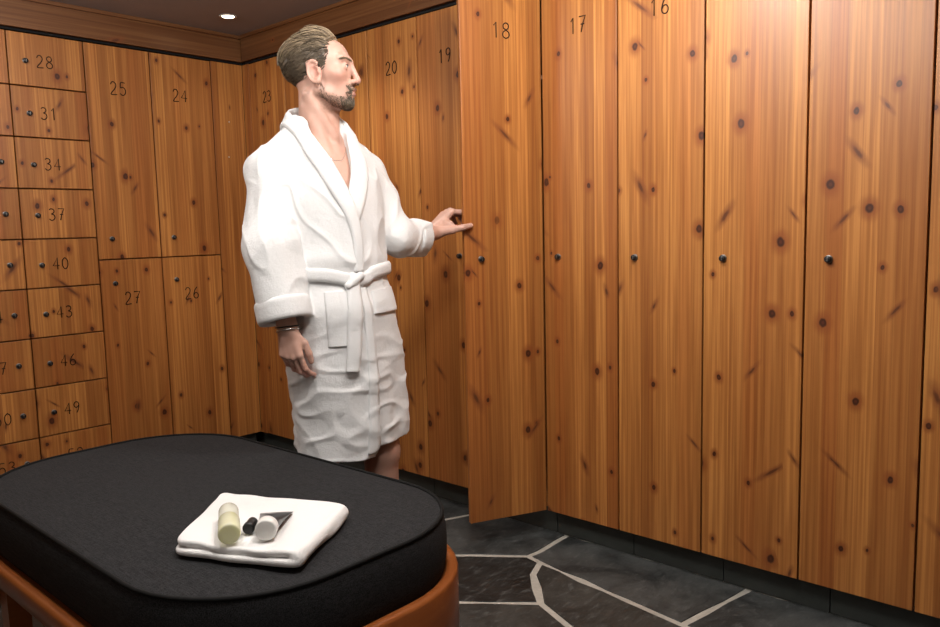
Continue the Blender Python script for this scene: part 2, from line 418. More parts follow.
def body_sdf(P):
    q = to_local(P)
    d = trunk(q, -.026)
    d = np.maximum(np.maximum(d, .80 - q[:, 2]), q[:, 2] - 1.50)
    d = sm(d, cone(P, L(-.03, -.05, 1.475), RSH, .045, .055), .04)
    d = sm(d, cone(P, L(-.03, .05, 1.475), LSH, .045, .055), .04)
    # chest, collar bones
    for s in (-1, 1):
        d = sm(d, ell(q, (.055, s * .075, 1.33), (.065, .085, .07)), .04)
        d = sm(d, cone(q, (.050, s * .018, 1.462), (.015, s * .12, 1.478), .009, .009), .014)
        d = sm(d, cone(q, (.050, s * .014, 1.462), (.0, s * .05, 1.60), .010, .012), .02)
    # legs
    for s, kn, an in ((-1, (.055, -.095, .50), (.01, -.10, .085)), (1, (.140, .085, .50), (.150, .088, .085))):
        d = sm(d, chain(q, [(.05, s * .09, .88), kn], [.085, .060], .02), .05)
        mid = tuple(np.array(kn) * .62 + np.array(an) * .38 - np.array([.012, 0, 0]))
        d = sm(d, chain(q, [kn, mid, an], [.054, .056, .036], .02), .02)
        ft = (an[0] + .165, an[1] + s * .01, .026)
        d = sm(d, chain(q, [(an[0] - .025, an[1], .040), an], [.036, .036], .02), .02)
        d = sm(d, chain(q, [(an[0] - .02, an[1], .034), (an[0] + .11, an[1], .036), ft], [.033, .036, .024], .02), .02)
        for t in range(5):
            o = s * (-.028 + .014 * t); l = .198 - .006 * t * (1 + .25 * t)
            d = sm(d, cone(q, (ft[0] - .03, ft[1] + o * .9, .022), (an[0] + l, ft[1] + o, .012), .013, .0115 if t == 0 else .0085), .006)
        d = np.maximum(d, .001 - q[:, 2])
    # arms
    d = sm(d, chain(P, [RSH, REL], [.055, .040], .02), .03)
    d = sm(d, chain(P, [REL, RWR], [.040, .026], .02), .03)
    d = sm(d, chain(P, [LSH, LEL], [.055, .040], .02), .03)
    d = sm(d, chain(P, [LEL, LWR], [.040, .026], .02), .03)
    # neck
    d = sm(d, cone(P, NECK0, NECK1, .060, .051), .035)
    m = np.linalg.norm(P - HC, axis=1) < .26
    if m.any():
        hq = (P[m] - HC) @ HR
        e = sm(d[m], head_sdf(hq), .022)
        e = sm(e, sph(hq, (.020, 0, -.135), .014), .016)
        e = sm(e, cone(hq, (-.035, .052, -.06), (.035, .02, -.19), .012, .010), .02)
        e = sm(e, cone(hq, (-.035, -.052, -.06), (.035, -.02, -.19), .012, .010), .02)
        d[m] = e
    for w, parts in ((RWR, RHAND), (LWR, LHAND)):
        m = np.linalg.norm(P - w, axis=1) < .28
        if m.any(): d[m] = sm(d[m], hand_sdf(P[m], parts), .012)
    return d
# ---- bathrobe
WA, WB = Waves(31, 24, 8, (.75, .75, 1.5)), Waves(33, 46, 9, (.8, .8, 1.4)); WC = Waves(35, 22, 8, (1.3, 1.3, .6))
WF = Waves(41, 34, 9, (1.25, 1.25, .75)); WD = Waves(37, 32, 8, (1., 1., 1.)); WE = Waves(39, 17, 7, (1.4, 1.4, .5))
W1, W2, W3 = Waves(3, 14, 8), Waves(5, 30, 9), Waves(8, 52, 10)
V_BOT = (.0, 1.315)
RC_END = RWR - unit(RWR - REL) * -.000 + unit(REL - RWR) * .018     # where the right sleeve ends
LC_END = LWR + unit(LEL - LWR) * .086 + V3(0, 0, -.014)
def sleeve(P, sh, el, end, r0, r1, r2): return chain(P, [sh, el, end], [r0, r1, r2], .03)
def ridge(t): return 1 - np.abs(np.sin(t))
def arm_frame(P, el, end):
    ax = unit(end - el); t = (P - el) @ ax
    return t
def robe_sdf(P, detail=True):
    q = to_local(P); a, b, z = q.T
    d = trunk(q, 0.)
    d = sm(d, cone(q, (.07, .09, .84), (.140, .085, .44), .105, .094), .03)
    th = np.arctan2(b, a - .05)
    w1 = W1(P)
    if detail:
        low = np.clip((1.03 - z) / .30, 0, 1)
        # skirt: soft flutes and slanting crumples below the belt
        d = d - .0045 * low * np.sin(th * 6 + 1.4 * w1 + 3 * z)
        cr = 1 - np.minimum(1, np.abs(WA(P)) * 1.5); cr2 = 1 - np.minimum(1, np.abs(WB(P)) * 1.5)
        d = d - .0050 * low * (cr - .4) - .0046 * low * (cr2 - .4)
        up = np.clip((z - 1.02) / .1, 0, 1)
        cu = 1 - np.minimum(1, np.abs(WC(P)) * 1.4)
        d = d - .0055 * up * (cu - .4) - .0022 * up * W2(P * V3(1, 1, .6))
        # blousing over and under the belt
        d = d - .010 * np.exp(-((z - 1.125) / .035) ** 2) - .008 * np.exp(-((z - .985) / .05) ** 2)
    # shoulders
    d = sm(d, cone(P, L(-.035, -.052, 1.512), RSH + V3(0, 0, -.012), .056, .068), .05)
    d = sm(d, cone(P, L(-.035, .052, 1.512), LSH + V3(0, 0, -.012), .056, .068), .05)
    # sleeves
    for sh, el, end, sgn, rr in ((RSH, REL, RC_END, -1, (.068, .077, .073)), (LSH, LEL, LC_END, 1, (.072, .060, .060))):
        e = sleeve(P, sh + V3(0, 0, -.02), el, end + unit(end - el) * .12, *rr)
        if detail:
            ax = unit(end - sh); t = (P - el) @ ax; e1 = unit(np.cross(ax, V3(.3, .2, .9))); e2 = np.cross(ax, e1)
            rel = P - (sh * .5 + end * .5); ph = np.arctan2(rel @ e2, rel @ e1)
            cs = 1 - np.minimum(1, np.abs(WD(P)) * 1.4)
            e = e - .0050 * np.sin(ph * 3 + t * 9 + 1.2 * w1) * np.clip((t + .3) / .2, 0, 1) - .0055 * np.exp(-(t / .14) ** 2) * (cs - .4) - .0020 * W2(P * .8) - .0062 * (1 - np.minimum(1, np.abs(WE(P)) * 1.3) - .4)
        e = np.maximum(e, (P - end) @ unit(end - el))
        d = sm(d, e, np.interp(z, [1.24, 1.42], [.009, .034]))
    # armpit crease on the near side
    if detail:
        d = d - .0010 * W3(P) - .0046 * np.clip((z - .98) / .1, .25, 1) * np.maximum(0, 1 - np.abs(WF(P)) * 1.9) ** 1.5
    # the near panel laps over the far one: a step down along the front edge
    eb = np.interp(z, [.5, .8, 1.03], [.018, .024, .012])
    step = np.interp(z, [.48, .75, 1.02, 1.06], [.016, .009, .005, 0])
    d = d + np.where(a > 0, step * np.clip((b - eb) / .006, 0, 1) * np.clip((.16 - b) / .12, 0, 1), 0)
    # hem
    hem = np.interp(th, [-3.15, -1.5, -.6, .02, .10, .8, 3.15], [.530, .522, .508, .514, .536, .558, .540]) + .003 * np.sin(th * 7)
    d = np.maximum(d, hem - z)
    inner = sm(trunk(q, -.030), cone(q, (.07, .095, .80), (.135, .085, .46), .075, .068), .03)
    d = np.maximum(d, -np.maximum(inner, z - .80))
    # neckline: neck hole and the V at the front
    hole = cone(P, NECK0 + V3(0, 0, .02), NECK1, .066, .074)
    d = smsub(d, hole, .010)
    wv = np.interp(z, [V_BOT[1] - .03, V_BOT[1], 1.42, 1.50, 1.60], [-.03, 0, .040, .062, .07])
    wedge = np.maximum(np.abs(b - np.interp(z, [1.30, 1.5], [V_BOT[0], 0])) - wv, .02 - a)
    wedge = np.maximum(wedge, -trunk(q, -.075))
    d = np.maximum(d, -wedge)
    # hollow sleeve ends
    for el, end, r in ((REL, RC_END, .054), (LEL, LC_END, .042)):
        ax = unit(end - el)
        hol = np.maximum(np.abs((P - end) @ ax + .015) - .045, cone(P, end - ax * .2, end + ax * .2, r, r))
        d = np.maximum(d, -hol)
    return d
PINE = pine('knotty_pine')
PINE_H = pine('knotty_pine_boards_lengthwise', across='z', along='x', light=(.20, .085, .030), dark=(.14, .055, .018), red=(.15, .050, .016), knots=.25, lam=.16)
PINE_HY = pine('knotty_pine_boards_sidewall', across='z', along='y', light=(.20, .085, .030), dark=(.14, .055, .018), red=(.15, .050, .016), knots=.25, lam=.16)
CARCASS = pine('locker_carcass_pine', light=(.42, .21, .075), dark=(.30, .13, .045), knots=.5, lam=.09)
GAP = plain('dark_recess', (.004, .003, .003), .95)
INK = plain('carved_number', (.030, .014, .008), .75, spec=.2)
BLACK_LOCK = plain('black_lock', (.012, .012, .013), .35)
CHROME = plain('chrome', (.30, .29, .28), .35, 1.)
def slate(name, a, b, rough):
    k = N(name); p = k.objco()
    n1 = k.noise(k.vmath('MULTIPLY', p, (5., 5., 5.)), 1., 6., .62, .6); n2 = k.noise(k.vmath('MULTIPLY', p, (45., 18., 30.)), 1., 5., .65)
    c = k.mix(k.ss(n1, .36, .64), a, b); c = k.mix(k.ss(n2, .52, .72, 0., .45), c, (.17, .175, .17))
    k.set(Base_Color=c, Roughness=k.ss(n2, .3, .7, rough - .08, rough + .12)); k.bump(k.math('ADD', n1, k.math('MULTIPLY', n2, .5)), .55, .006); return k.m
SLATE = [slate('slate_grey', (.024, .027, .027), (.075, .080, .078), .55), slate('slate_dark', (.009, .0095, .009), (.020, .021, .020), .50), slate('slate_brownish', (.026, .026, .023), (.052, .052, .047), .55)]
def grout():
    k = N('grout'); n = k.noise(k.vmath('MULTIPLY', k.objco(), (60., 60., 60.)), 1., 4.); k.set(Base_Color=k.mix(n, (.38, .36, .31), (.58, .55, .49)), Roughness=.9); k.bump(n, .3, .003); return k.m
GROUT = grout()
def toe():
    k = N('toe_kick_slate_tile'); n = k.noise(k.vmath('MULTIPLY', k.objco(), (14., 14., 30.)), 1., 5.); k.set(Base_Color=k.mix(n, (.028, .033, .030), (.060, .066, .060)), Roughness=.5); k.bump(n, .3, .004); return k.m
TOE = toe()
def ceil():
    k = N('ceiling_plaster'); n = k.noise(k.objco(), 3., 3.); k.set(Base_Color=k.mix(n, (.32, .29, .295), (.38, .345, .35)), Roughness=.85); return k.m
CEIL = ceil()
PLASTER = plain('room_plaster', (.30, .25, .20), .85)
def terry(name, col, scale=1.):
    k = N(name); p = k.objco(); a = k.noise(k.vmath('MULTIPLY', p, (420. * scale,) * 3), 1., 3., .7); b = k.noise(k.vmath('MULTIPLY', p, (70. * scale,) * 3), 1., 4., .6)
    k.set(Base_Color=k.mix(a, tuple(c * .93 for c in col), col), Roughness=.95, Sheen_Weight=.25, Sheen_Roughness=.5); k.bsdf.inputs['Specular IOR Level'].default_value = .1
    k.bump(k.math('ADD', k.math('MULTIPLY', a, .6), b), .55, .0035); return k.m
TERRY = terry('white_terry', (.76, .76, .76)); TERRY_BAND = terry('white_terry_band', (.78, .78, .78), 1.3); TOWEL = terry('towel_terry', (.88, .87, .86))
def skin():
    k = N('skin'); at = lambda n: (lambda x: x.outputs['Fac'])(k.n('Attribute', attribute_name=n))
    n1 = k.noise(k.objco(), 38., 4., .6); n2 = k.noise(k.objco(), 160., 3.)
    c = k.mix(n1, (.50, .285, .215), (.59, .36, .285))
    c = k.mix(k.math('MULTIPLY', at('blush'), .60), c, (.60, .20, .15))
    c = k.mix(k.math('MULTIPLY', at('lip'), .75), c, (.44, .145, .125))
    c = k.mix(k.math('MULTIPLY', at('stubble'), k.ss(n2, .35, .65, .35, .8)), c, (.16, .095, .062))
    c = k.mix(k.math('MULTIPLY', at('leg'), .35), c, (.30, .15, .10))  # shade under the robe, put into the skin colour of the legs
    k.set(Base_Color=c, Roughness=.48, Subsurface_Weight=.10, Subsurface_Radius=(.012, .005, .003), Subsurface_Scale=.5); k.bump(n2, .12, .0012); return k.m
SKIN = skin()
def hairmat():
    k = N('hair'); a = k.n('Attribute', attribute_name='tone').outputs['Fac']
    c = k.mix(a, (.040, .028, .019), (.40, .30, .19)); k.set(Base_Color=c, Roughness=.42); k.bsdf.inputs['Specular IOR Level'].default_value = .45; return k.m
HAIR = hairmat()
EYE_WHITE = plain('eye_white', (.75, .71, .67), .2); IRIS = plain('iris', (.05, .07, .08), .15); NAIL = plain('nail', (.68, .42, .35), .3)
BAND_BLACK = plain('black_cord', (.012, .011, .010), .6); SILVER = plain('silver', (.80, .78, .74), .25, 1.)
def fabric():
    k = N('charcoal_upholstery'); p = k.xyz(k.objco())
    w1 = k.noise(k.comb(k.math('MULTIPLY', p[0], 30.), k.math('MULTIPLY', p[1], 700.), k.math('MULTIPLY', p[2], 500.)), 1., 3., .6); w2 = k.noise(k.comb(k.math('MULTIPLY', p[0], 700.), k.math('MULTIPLY', p[1], 60.), k.math('MULTIPLY', p[2], 500.)), 1., 3., .6)
    w = k.math('ADD', k.math('MULTIPLY', w1, .5), k.math('MULTIPLY', w2, .5)); sp = k.noise(k.vmath('MULTIPLY', k.objco(), (420., 420., 420.)), 1., 2., .7)
    c = k.mix(k.ss(k.math('ADD', k.math('MULTIPLY', w, .6), k.math('MULTIPLY', sp, .4)), .38, .62), (.008, .008, .0085), (.036, .036, .038))
    k.set(Base_Color=c, Roughness=.92); k.bsdf.inputs['Specular IOR Level'].default_value = .15; k.bump(k.math('ADD', w, sp), .4, .0015); return k.m
FABRIC = fabric(); PIPING = plain('black_piping', (.006, .006, .006), .8, spec=.2)
def benchwood():
    k = N('bench_frame_wood'); p = k.xyz(k.objco()); n = k.noise(k.comb(k.math('MULTIPLY', p[0], 6.), k.math('MULTIPLY', p[1], 6.), k.math('MULTIPLY', p[2], 70.)), 1., 4.)
    k.set(Base_Color=k.mix(n, (.22, .055, .012), (.34, .105, .026)), Roughness=.28); return k.m
BENCH_WOOD = benchwood()
# ------------------------------------------------------------------ the room (metres; lockers stand along y = 0 and x = 0)
ZB, ZT, ZC_ = .0996, 2.1144, 2.262
def structure(name, bm, mats, **kw): return tag(obj(name, bm, mats, **kw), kind='structure')
def slab_poly(bm, poly, z, inset, mi):
    n = len(poly); P = [Vector((x, y)) for x, y in poly]
    if sum(P[i].x * P[(i+1) % n].y - P[(i+1) % n].x * P[i].y for i in range(n)) < 0: P.reverse()
    out = []
    for i in range(n):
        a = (P[i] - P[i-1]).normalized(); b = (P[(i+1) % n] - P[i]).normalized()
        na, nb_ = Vector((-a.y, a.x)), Vector((-b.y, b.x)); m = (na + nb_)
        m = m.normalized() if m.length > 1e-6 else na
        out.append(P[i] + m * inset / max(.45, m.dot(na)))
    top = [bm.verts.new((q.x, q.y, z)) for q in out]; bot = [bm.verts.new((q.x, q.y, -.02)) for q in P]
    try:
        f = bm.faces.new(top); f.material_index = mi
        for i in range(n):
            f = bm.faces.new((bot[i], bot[(i+1) % n], top[(i+1) % n], top[i])); f.material_index = mi
    except ValueError: pass
def clip(poly, p, nrm):
    out = []
    for i in range(len(poly)):
        a, b = poly[i-1], poly[i]; da, db = (a - p).dot(nrm), (b - p).dot(nrm)
        if (da < 0) != (db < 0): out.append(a + (b - a) * (da / (da - db)))
        if db < 0: out.append(b)
    return out
def wiggle(poly, amp, step=.09):
    out = []
    for i in range(len(poly)):
        a, b = Vector(poly[i]), Vector(poly[(i+1) % len(poly)]); d = b - a; n = max(1, int(d.length / step)); out.append(tuple(a))
        for k in range(1, n):
            q = a + d * k / n; h = math.sin(q.x * 41.3 + q.y * 67.1) + math.sin(q.x * 93.7 - q.y * 51.9)
            out.append(tuple(q + Vector((-d.y, d.x)).normalized() * amp * h))
    return out
bm = bmesh.new()
box(bm, (-.62, -4.6, -.06), (6.6, .70, -.003), mi=0)
FLOOR_POLYS = [
 ([(2.069,-.204),(2.076,-.14),(2.067,0),(2.067,.06),(1.63,.06),(1.618,-.015),(1.574,-.124),(1.28,-.81),(1.828,-.388)],1),
 ([(1.2,.06),(1.63,.06),(1.618,-.015),(1.574,-.124),(1.28,-.81),(1.2,-.87)],1),
 ([(1.828,-.388),(2.069,-.204),(2.135,-.218),(2.176,-.313),(2.327,-.467),(2.109,-.637),(1.65,-1.),(1.2,-1.),(1.2,-.87),(1.28,-.81)],2),
 ([(2.109,-.637),(2.327,-.467),(2.488,-.533),(2.75,-1.),(1.65,-1.)],3),
 ([(2.135,-.218),(2.74,-.304),(3.4,-.40),(3.4,-1.),(2.75,-1.),(2.488,-.533),(2.327,-.467),(2.176,-.313)],3),
 ([(2.069,-.204),(2.076,-.14),(2.067,0),(2.067,.06),(2.80,.06),(2.798,.03),(2.74,-.304),(2.135,-.218)],1),
 ([(2.74,-.304),(2.798,.03),(2.80,.06),(3.4,.06),(3.4,-.40)],1)]
for poly, mi in FLOOR_POLYS: slab_poly(bm, wiggle(poly, .0030), .0, .0130, mi)
rr = random.Random(4)
for (x0, x1, y0, y1) in ((0, 6.5, -4.5, -1.0), (0, 1.2, -1.0, .04), (3.4, 6.5, -1.0, .04)):
    seeds = [Vector((x0 + (i + rr.uniform(.12, .88)) * .62, y0 + (j + rr.uniform(.12, .88)) * .52)) for i in range(int((x1-x0)/.62)+1) for j in range(int((y1-y0)/.52)+1)]
    for i, s in enumerate(seeds):
        poly = [Vector(q) for q in ((x0, y0), (x1, y0), (x1, y1), (x0, y1))]
        for j, o in enumerate(seeds):
            if i != j and (o - s).length < 2. and poly: poly = clip(poly, (o + s) / 2, o - s)
        if len(poly) >= 3: slab_poly(bm, wiggle([tuple(q) for q in poly], .003), 0., .0130, rr.choice((1, 1, 2, 3)))
structure('floor', bm, [GROUT] + SLATE)
def shell(name, lo, hi, m):
    bm = bmesh.new(); box(bm, lo, hi); return structure(name, bm, m)
shell('ceiling', (-.62, -4.6, ZC_), (6.6, .70, ZC_ + .08), CEIL)
shell('wall_left', (-.66, -4.6, 0), (-.60, .70, ZC_), PLASTER)
shell('wall_right', (-.60, .60, 0), (6.6, .66, ZC_), PLASTER)
shell('wall_front', (-.60, -4.6, 0), (6.6, -4.54, ZC_), PLASTER)
shell('wall_back', (6.54, -4.54, 0), (6.6, .60, ZC_), PLASTER)
# plain run of wall beyond the last column of box lockers
shell('wall_panel', (-.60, -4.54, 0), (.0, -1.475, ZC_), PINE)
# recessed slate toe kick under the lockers, laid in tiles
def toe_kick(name, horizontal, a0, a1):
    bm = bmesh.new(); x = a0; i = 0
    while x < a1 - .01:
        e = min(x + .345, a1)
        if horizontal: box(bm, (x + .0015, .048, 0), (e - .0015, .062, ZB - .002), .001)
        else: box(bm, (-.062, x + .0015, 0), (-.048, e - .0015, ZB - .002), .001)
        x = e
    structure(name, bm, TOE)
toe_kick('baseboard_right', True, -.048, 4.6); toe_kick('baseboard_left', False, -1.47, .0)
# boarded fascia between the locker tops and the ceiling, with a shadow gap below
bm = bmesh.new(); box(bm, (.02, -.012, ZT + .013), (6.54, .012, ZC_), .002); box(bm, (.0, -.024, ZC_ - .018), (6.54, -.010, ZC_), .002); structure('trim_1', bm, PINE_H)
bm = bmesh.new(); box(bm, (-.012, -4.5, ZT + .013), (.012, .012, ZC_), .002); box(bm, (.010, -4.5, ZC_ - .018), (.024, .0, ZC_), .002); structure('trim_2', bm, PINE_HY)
bm = bmesh.new(); box(bm, (.0, .014, ZT + .003), (6.54, .03, ZC_)); box(bm, (-.03, -4.5, ZT + .003), (-.014, .02, ZC_)); structure('trim_3', bm, GAP)
# corner fillers
bm = bmesh.new(); box(bm, (.003, .0, ZB), (.0625, .02, ZT - .002), .001); structure('trim_4', bm, PINE)
bm = bmesh.new(); box(bm, (-.02, -.1835, ZB), (.0, .0, ZT - .002), .001)
o = structure('trim_5', bm, pine('corner_filler_pine', across='y', along='z', knots=.2))
bm = bmesh.new()
for y, z in ((-.094, 1.808), (-.106, 1.623)):
    lathe(bm, [(.0035, 0), (.0035, .002), (.0015, .0026)], 12, Matrix.Translation((0, y, z)) @ Matrix.Rotation(PI/2, 4, 'Y'))
screws = obj('screw_cap', bm, plain('white_screw_cap', (.72, .68, .60), .5), parent=o)
# ------------------------------------------------------------------ lockers
DIG = {'0': [[(.5,1),(.16,.8),(.08,.5),(.16,.2),(.5,0),(.84,.2),(.92,.5),(.84,.8),(.5,1)]],
 '1': [[(.25,.78),(.55,1),(.55,0)]],
 '2': [[(.1,.78),(.25,.96),(.55,1),(.82,.86),(.84,.66),(.62,.42),(.08,.0),(.95,.0)]],
 '3': [[(.12,.9),(.4,1),(.76,.9),(.78,.68),(.42,.54)],[(.42,.54),(.8,.44),(.88,.2),(.62,.02),(.3,0),(.06,.12)]],
 '4': [[(.72,0),(.72,1),(.06,.32),(.98,.32)]],
 '5': [[(.85,1),(.25,1),(.18,.58),(.5,.64),(.82,.5),(.88,.25),(.66,.03),(.32,0),(.08,.12)]],
 '6': [[(.72,1),(.34,.74),(.12,.38),(.18,.1),(.5,0),(.82,.1),(.86,.34),(.6,.5),(.3,.46),(.13,.3)]],
 '7': [[(.06,1),(.94,1),(.55,.5),(.36,0)],[(.3,.5),(.76,.5)]],
 '8': [[(.5,.54),(.2,.66),(.18,.88),(.5,1),(.82,.88),(.8,.66),(.5,.54),(.12,.36),(.12,.12),(.5,0),(.88,.12),(.88,.36),(.5,.54)]],
 '9': [[(.84,.66),(.6,.5),(.3,.52),(.14,.72),(.26,.94),(.55,1),(.82,.88),(.86,.6),(.72,.25),(.5,0)]]}
def number_mesh(bm, txt, cx, cz, h=.060, y=-.0012):
    w = h * .56; gap = h * .20; x = cx - (len(txt) * w + (len(txt) - 1) * gap) / 2
    for ch in txt:
        for st in DIG[ch]:
            pts = catmull([(x + px * w, y, cz - h / 2 + pz * h) for px, pz in st], 4 * len(st)) if ch in '0235689' else st and [(x + px * w, y, cz - h / 2 + pz * h) for px, pz in st]
            tube(bm, pts, h * .040, 5)
        x += w + gap
def make_locker(name, label, cat, group, p0, rz, w, h, num, lock, numpos, hinge='right', depth=.46, open_=0., numh=.054):
    """local frame: x along the front, y into the wall, z up; front of the door at y = 0"""
    root = empty(name, p0, rz); tag(root, label, cat, group)
    g, t = .0030, .020
    bm = bmesh.new(); s = .016; y0 = t + .025
    box(bm, (.0006, y0, 0), (s, depth, h)); box(bm, (w - s, y0, 0), (w - .0006, depth, h))
    box(bm, (s, y0, 0), (w - s, depth, s)); box(bm, (s, y0, h - s), (w - s, depth, h)); box(bm, (s, depth - .008, s), (w - s, depth, h - s))
    if h > 1.5: box(bm, (s, y0 + .02, h - .34), (w - s, depth - .01, h - .325))
    obj('carcass', bm, CARCASS, root)
    hx = w - g if hinge == 'right' else g; off = -hx
    bm = bmesh.new(); box(bm, (g + off, 0, g), (w - g + off, t, h - g), .0016, seg=2)
    door = obj('door', bm, PINE, root, loc=(hx, 0, 0), rz=open_)
    bm = bmesh.new(); lx, lz = lock
    M = Matrix.Translation((lx + off, 0, lz)) @ Matrix.Rotation(PI / 2, 4, 'X')
    lathe(bm, [(.0118, -.004), (.0118, .0030), (.0110, .0042), (.0095, .0042)], 24, M, 1)
    lathe(bm, [(.0100, .002), (.0100, .0120), (.0085, .0140), (.0030, .0142)], 24, M, 0)
    box(bm, (lx + off - .0012, -.0150, lz - .006), (lx + off + .0012, -.0138, lz + .006), mi=1)
    obj('lock', bm, [BLACK_LOCK, CHROME], door, smooth=False)
    if num:
        bm = bmesh.new(); number_mesh(bm, num, numpos[0] + off, numpos[1], numh); obj('number', bm, INK, door, smooth=True)
    return root
x12 = 3.296 + .322
TALL = [('23', .0637, .386), ('22', .386, .706), ('21', .706, 1.027), ('20', 1.027, 1.349), ('19', 1.349, 1.677), ('18', 1.677, 2.0072), ('17', 2.0072, 2.332), ('16', 2.332, 2.652), ('15', 2.652, 2.974), ('14', 2.974, 3.296), ('13', 3.296, 3.618)]
WHERE = {'23': 'closed tall pine locker 23, leftmost on the long wall beside the dark corner', '22': 'closed tall pine locker 22 behind the man in the white robe, second from the corner',
 '21': 'closed tall pine locker 21 directly behind the face of the man in the robe', '20': 'closed tall pine locker 20 above the stretched arm of the man, next left of 19',
 '19': 'closed tall pine locker 19 partly hidden behind the open locker door', '18': 'tall pine locker 18 with its door swung open, held by the man in the robe',
 '17': 'closed tall pine locker 17 directly right of the open locker door', '16': 'closed tall pine locker 16, second to the right of the open door',
 '15': 'closed tall knotty pine locker, third to the right of the open door', '14': 'wide closed tall pine locker, second from the right picture edge', '13': 'closed tall pine locker cut off by the right edge, showing only a narrow strip'}
for num, a, b in TALL:
    w = b - a
    make_locker('tall_locker', WHERE[num], 'locker', 'tall lockers along the long wall', (a, 0, ZB), 0, w, ZT - ZB - .002, num, (.068 if num != '19' else w - .105, 1.0005), (w / 2, 1.823), 'right', open_=math.radians(65.4) if num == '18' else 0.)
# tall lockers of the end wall: 25 and 24 above, 27 and 26 below
for num, y0, y1, z0, z1, lab in (('25', -.827, -.515, 1.105, ZT - .002, 'upper pine locker 25 on the end wall, beside the grid of small boxes'), ('24', -.515, -.186, 1.105, ZT - .002, 'upper pine locker 24 on the end wall, nearest the corner'),
                                 ('27', -.827, -.515, ZB, 1.105, 'lower pine locker 27 on the end wall, beside the grid of small boxes'), ('26', -.515, -.186, ZB, 1.105, 'lower pine locker 26 on the end wall, nearest the corner')):
    up = z0 > 1; make_locker('half_locker', lab, 'locker', 'half-height lockers on the end wall', (0, y0, z0), PI / 2, y1 - y0, z1 - z0, num, (.070, .099 if up else .890), (.150, .811 if up else .815), 'right', numh=.058)
rows = [2.1124, 1.882, 1.660, 1.435, 1.211, .990, .766, .539, .312, .0996]
for ci, (y0, y1, first) in enumerate(((-1.149, -.827, 28), (-1.472, -1.149, 29))):
    for r in range(9):
        num = str(first + 3 * r); w, h = y1 - y0, rows[r] - rows[r+1]
        col = 'right column' if ci == 0 else 'left column'
        pos = {0: 'at the top of the', 8: 'at the bottom of the'}.get(r, 'in the')
        lab = 'small square pine locker %s %s %s of the grid' % (num, pos, col) if ci == 0 else 'small pine locker %s, cut off by the left picture edge' % num
        lk, nx = ((.070, h * .47), .150) if ci == 0 else ((w - .060, h * .5), w - .142)
        make_locker('box_locker', lab, 'locker', 'small box lockers on the end wall', (0, y0, rows[r+1]), PI / 2, w, h, num, lk, (nx, h * .49), 'right' if ci == 0 else 'left', numh=.052)
# scratches in the lacquer near the foot of lockers 15 and 14 are left to the wood itself
# ------------------------------------------------------------------ downlights in the ceiling
LENS = N('lamp_lens'); LENS.set(Base_Color=(1., .9, .75), Emission_Color=(1., .84, .62), Emission_Strength=14.); LENS = LENS.m
RIM = plain('downlight_rim', (.62, .58, .52), .4)
def downlight(x, y, label, watts, size=118, rad=.045, kind='SPOT', blend=.75):
    root = empty('ceiling_downlight', (x, y, ZC_)); tag(root, label, 'downlight', 'recessed ceiling downlights')
    bm = bmesh.new(); lathe(bm, [(.042, -.001), (.042, -.004), (.036, -.006), (.028, -.003), (.028, -.0005)], 32); obj('rim', bm, RIM, root)
    bm = bmesh.new(); lathe(bm, [(.029, -.0012), (.0285, -.0034), (.012, -.0044)], 24); obj('lens', bm, LENS, root, smooth=True)
    ld_ = bpy.data.lights.new('downlight_beam', kind); ld_.energy = watts
    if kind == 'SPOT': ld_.spot_size = math.radians(size); ld_.spot_blend = blend
    ld_.shadow_soft_size = rad; ld_.color = (1., .965, .91)
    lo = bpy.data.objects.new('downlight_beam', ld_); link(lo, root); lo.location = (0, 0, -.03 if kind == 'SPOT' else -rad - .02)
# ------------------------------------------------------------------ upholstered bench, towel, toiletries
BC = V3(1.925, -1.405, 0); BT = .540
def rrect(hx, hy, r, n=10, skew=0.):
    """rounded rectangle, counter-clockwise; skew narrows the left end a little"""
    out = []
    for cx, cy, a0 in ((hx - r, hy - r, 0), (-hx + r, hy - r, PI/2), (-hx + r, -hy + r, PI), (hx - r, -hy + r, 1.5*PI)):
        for i in range(n + 1):
            a = a0 + i * PI / 2 / n; out.append((cx + r * math.cos(a), cy + r * math.sin(a)))
    # even edge sampling along the straights
    res = []
    for i in range(len(out)):
        a, b = Vector(out[i]), Vector(out[(i + 1) % len(out)]); d = (b - a).length; k = max(1, int(d / .06))
        for j in range(k): res.append(tuple(a + (b - a) * j / k))
    return res
def loft(bm, loops, mi=0, cap0=True, cap1=True, smooth=True):
    rings = [[bm.verts.new(p) for p in l] for l in loops]; n = len(rings[0])
    for a, b in zip(rings, rings[1:]):
        for i in range(n):
            f = bm.faces.new((a[i], a[(i+1) % n], b[(i+1) % n], b[i])); f.smooth = smooth; f.material_index = mi
    if cap0: bm.faces.new(rings[0][::-1]).material_index = mi
    if cap1: bm.faces.new(rings[-1]).material_index = mi
    return rings
bench = empty('upholstered_bench', BC); tag(bench, 'large black upholstered daybed bench with rounded corners on a curved wooden frame', 'bench')
HX, HY, CR = .672, .378, .285
def outline(grow, z, crown=0.):
    base = rrect(HX, HY, CR)
    out = []
    for x, y in base:
        l = math.hypot(x, y); s = Vector((x, y)); nrm = Vector((max(abs(x) - (HX - CR), 0) * (1 if x > 0 else -1), max(abs(y) - (HY - CR), 0) * (1 if y > 0 else -1)))
        nrm = nrm.normalized() if nrm.length > 1e-6 else s.normalized()
        q = s + nrm * grow; q.y += (-.018 * (q.x / HX)) * (-1 if q.y > 0 else 0)     # far edge runs a touch askew
        out.append((q.x, q.y, z))
    return out
bm = bmesh.new()
lp = [outline(-.03, .385), outline(-.008, .388), outline(.002, .405), outline(.007, .435), outline(.008, .470), outline(.006, .505), outline(.001, .530), outline(-.003, .5385)]
lp += [outline(-.012, .5400), outline(-.03, .5418)]
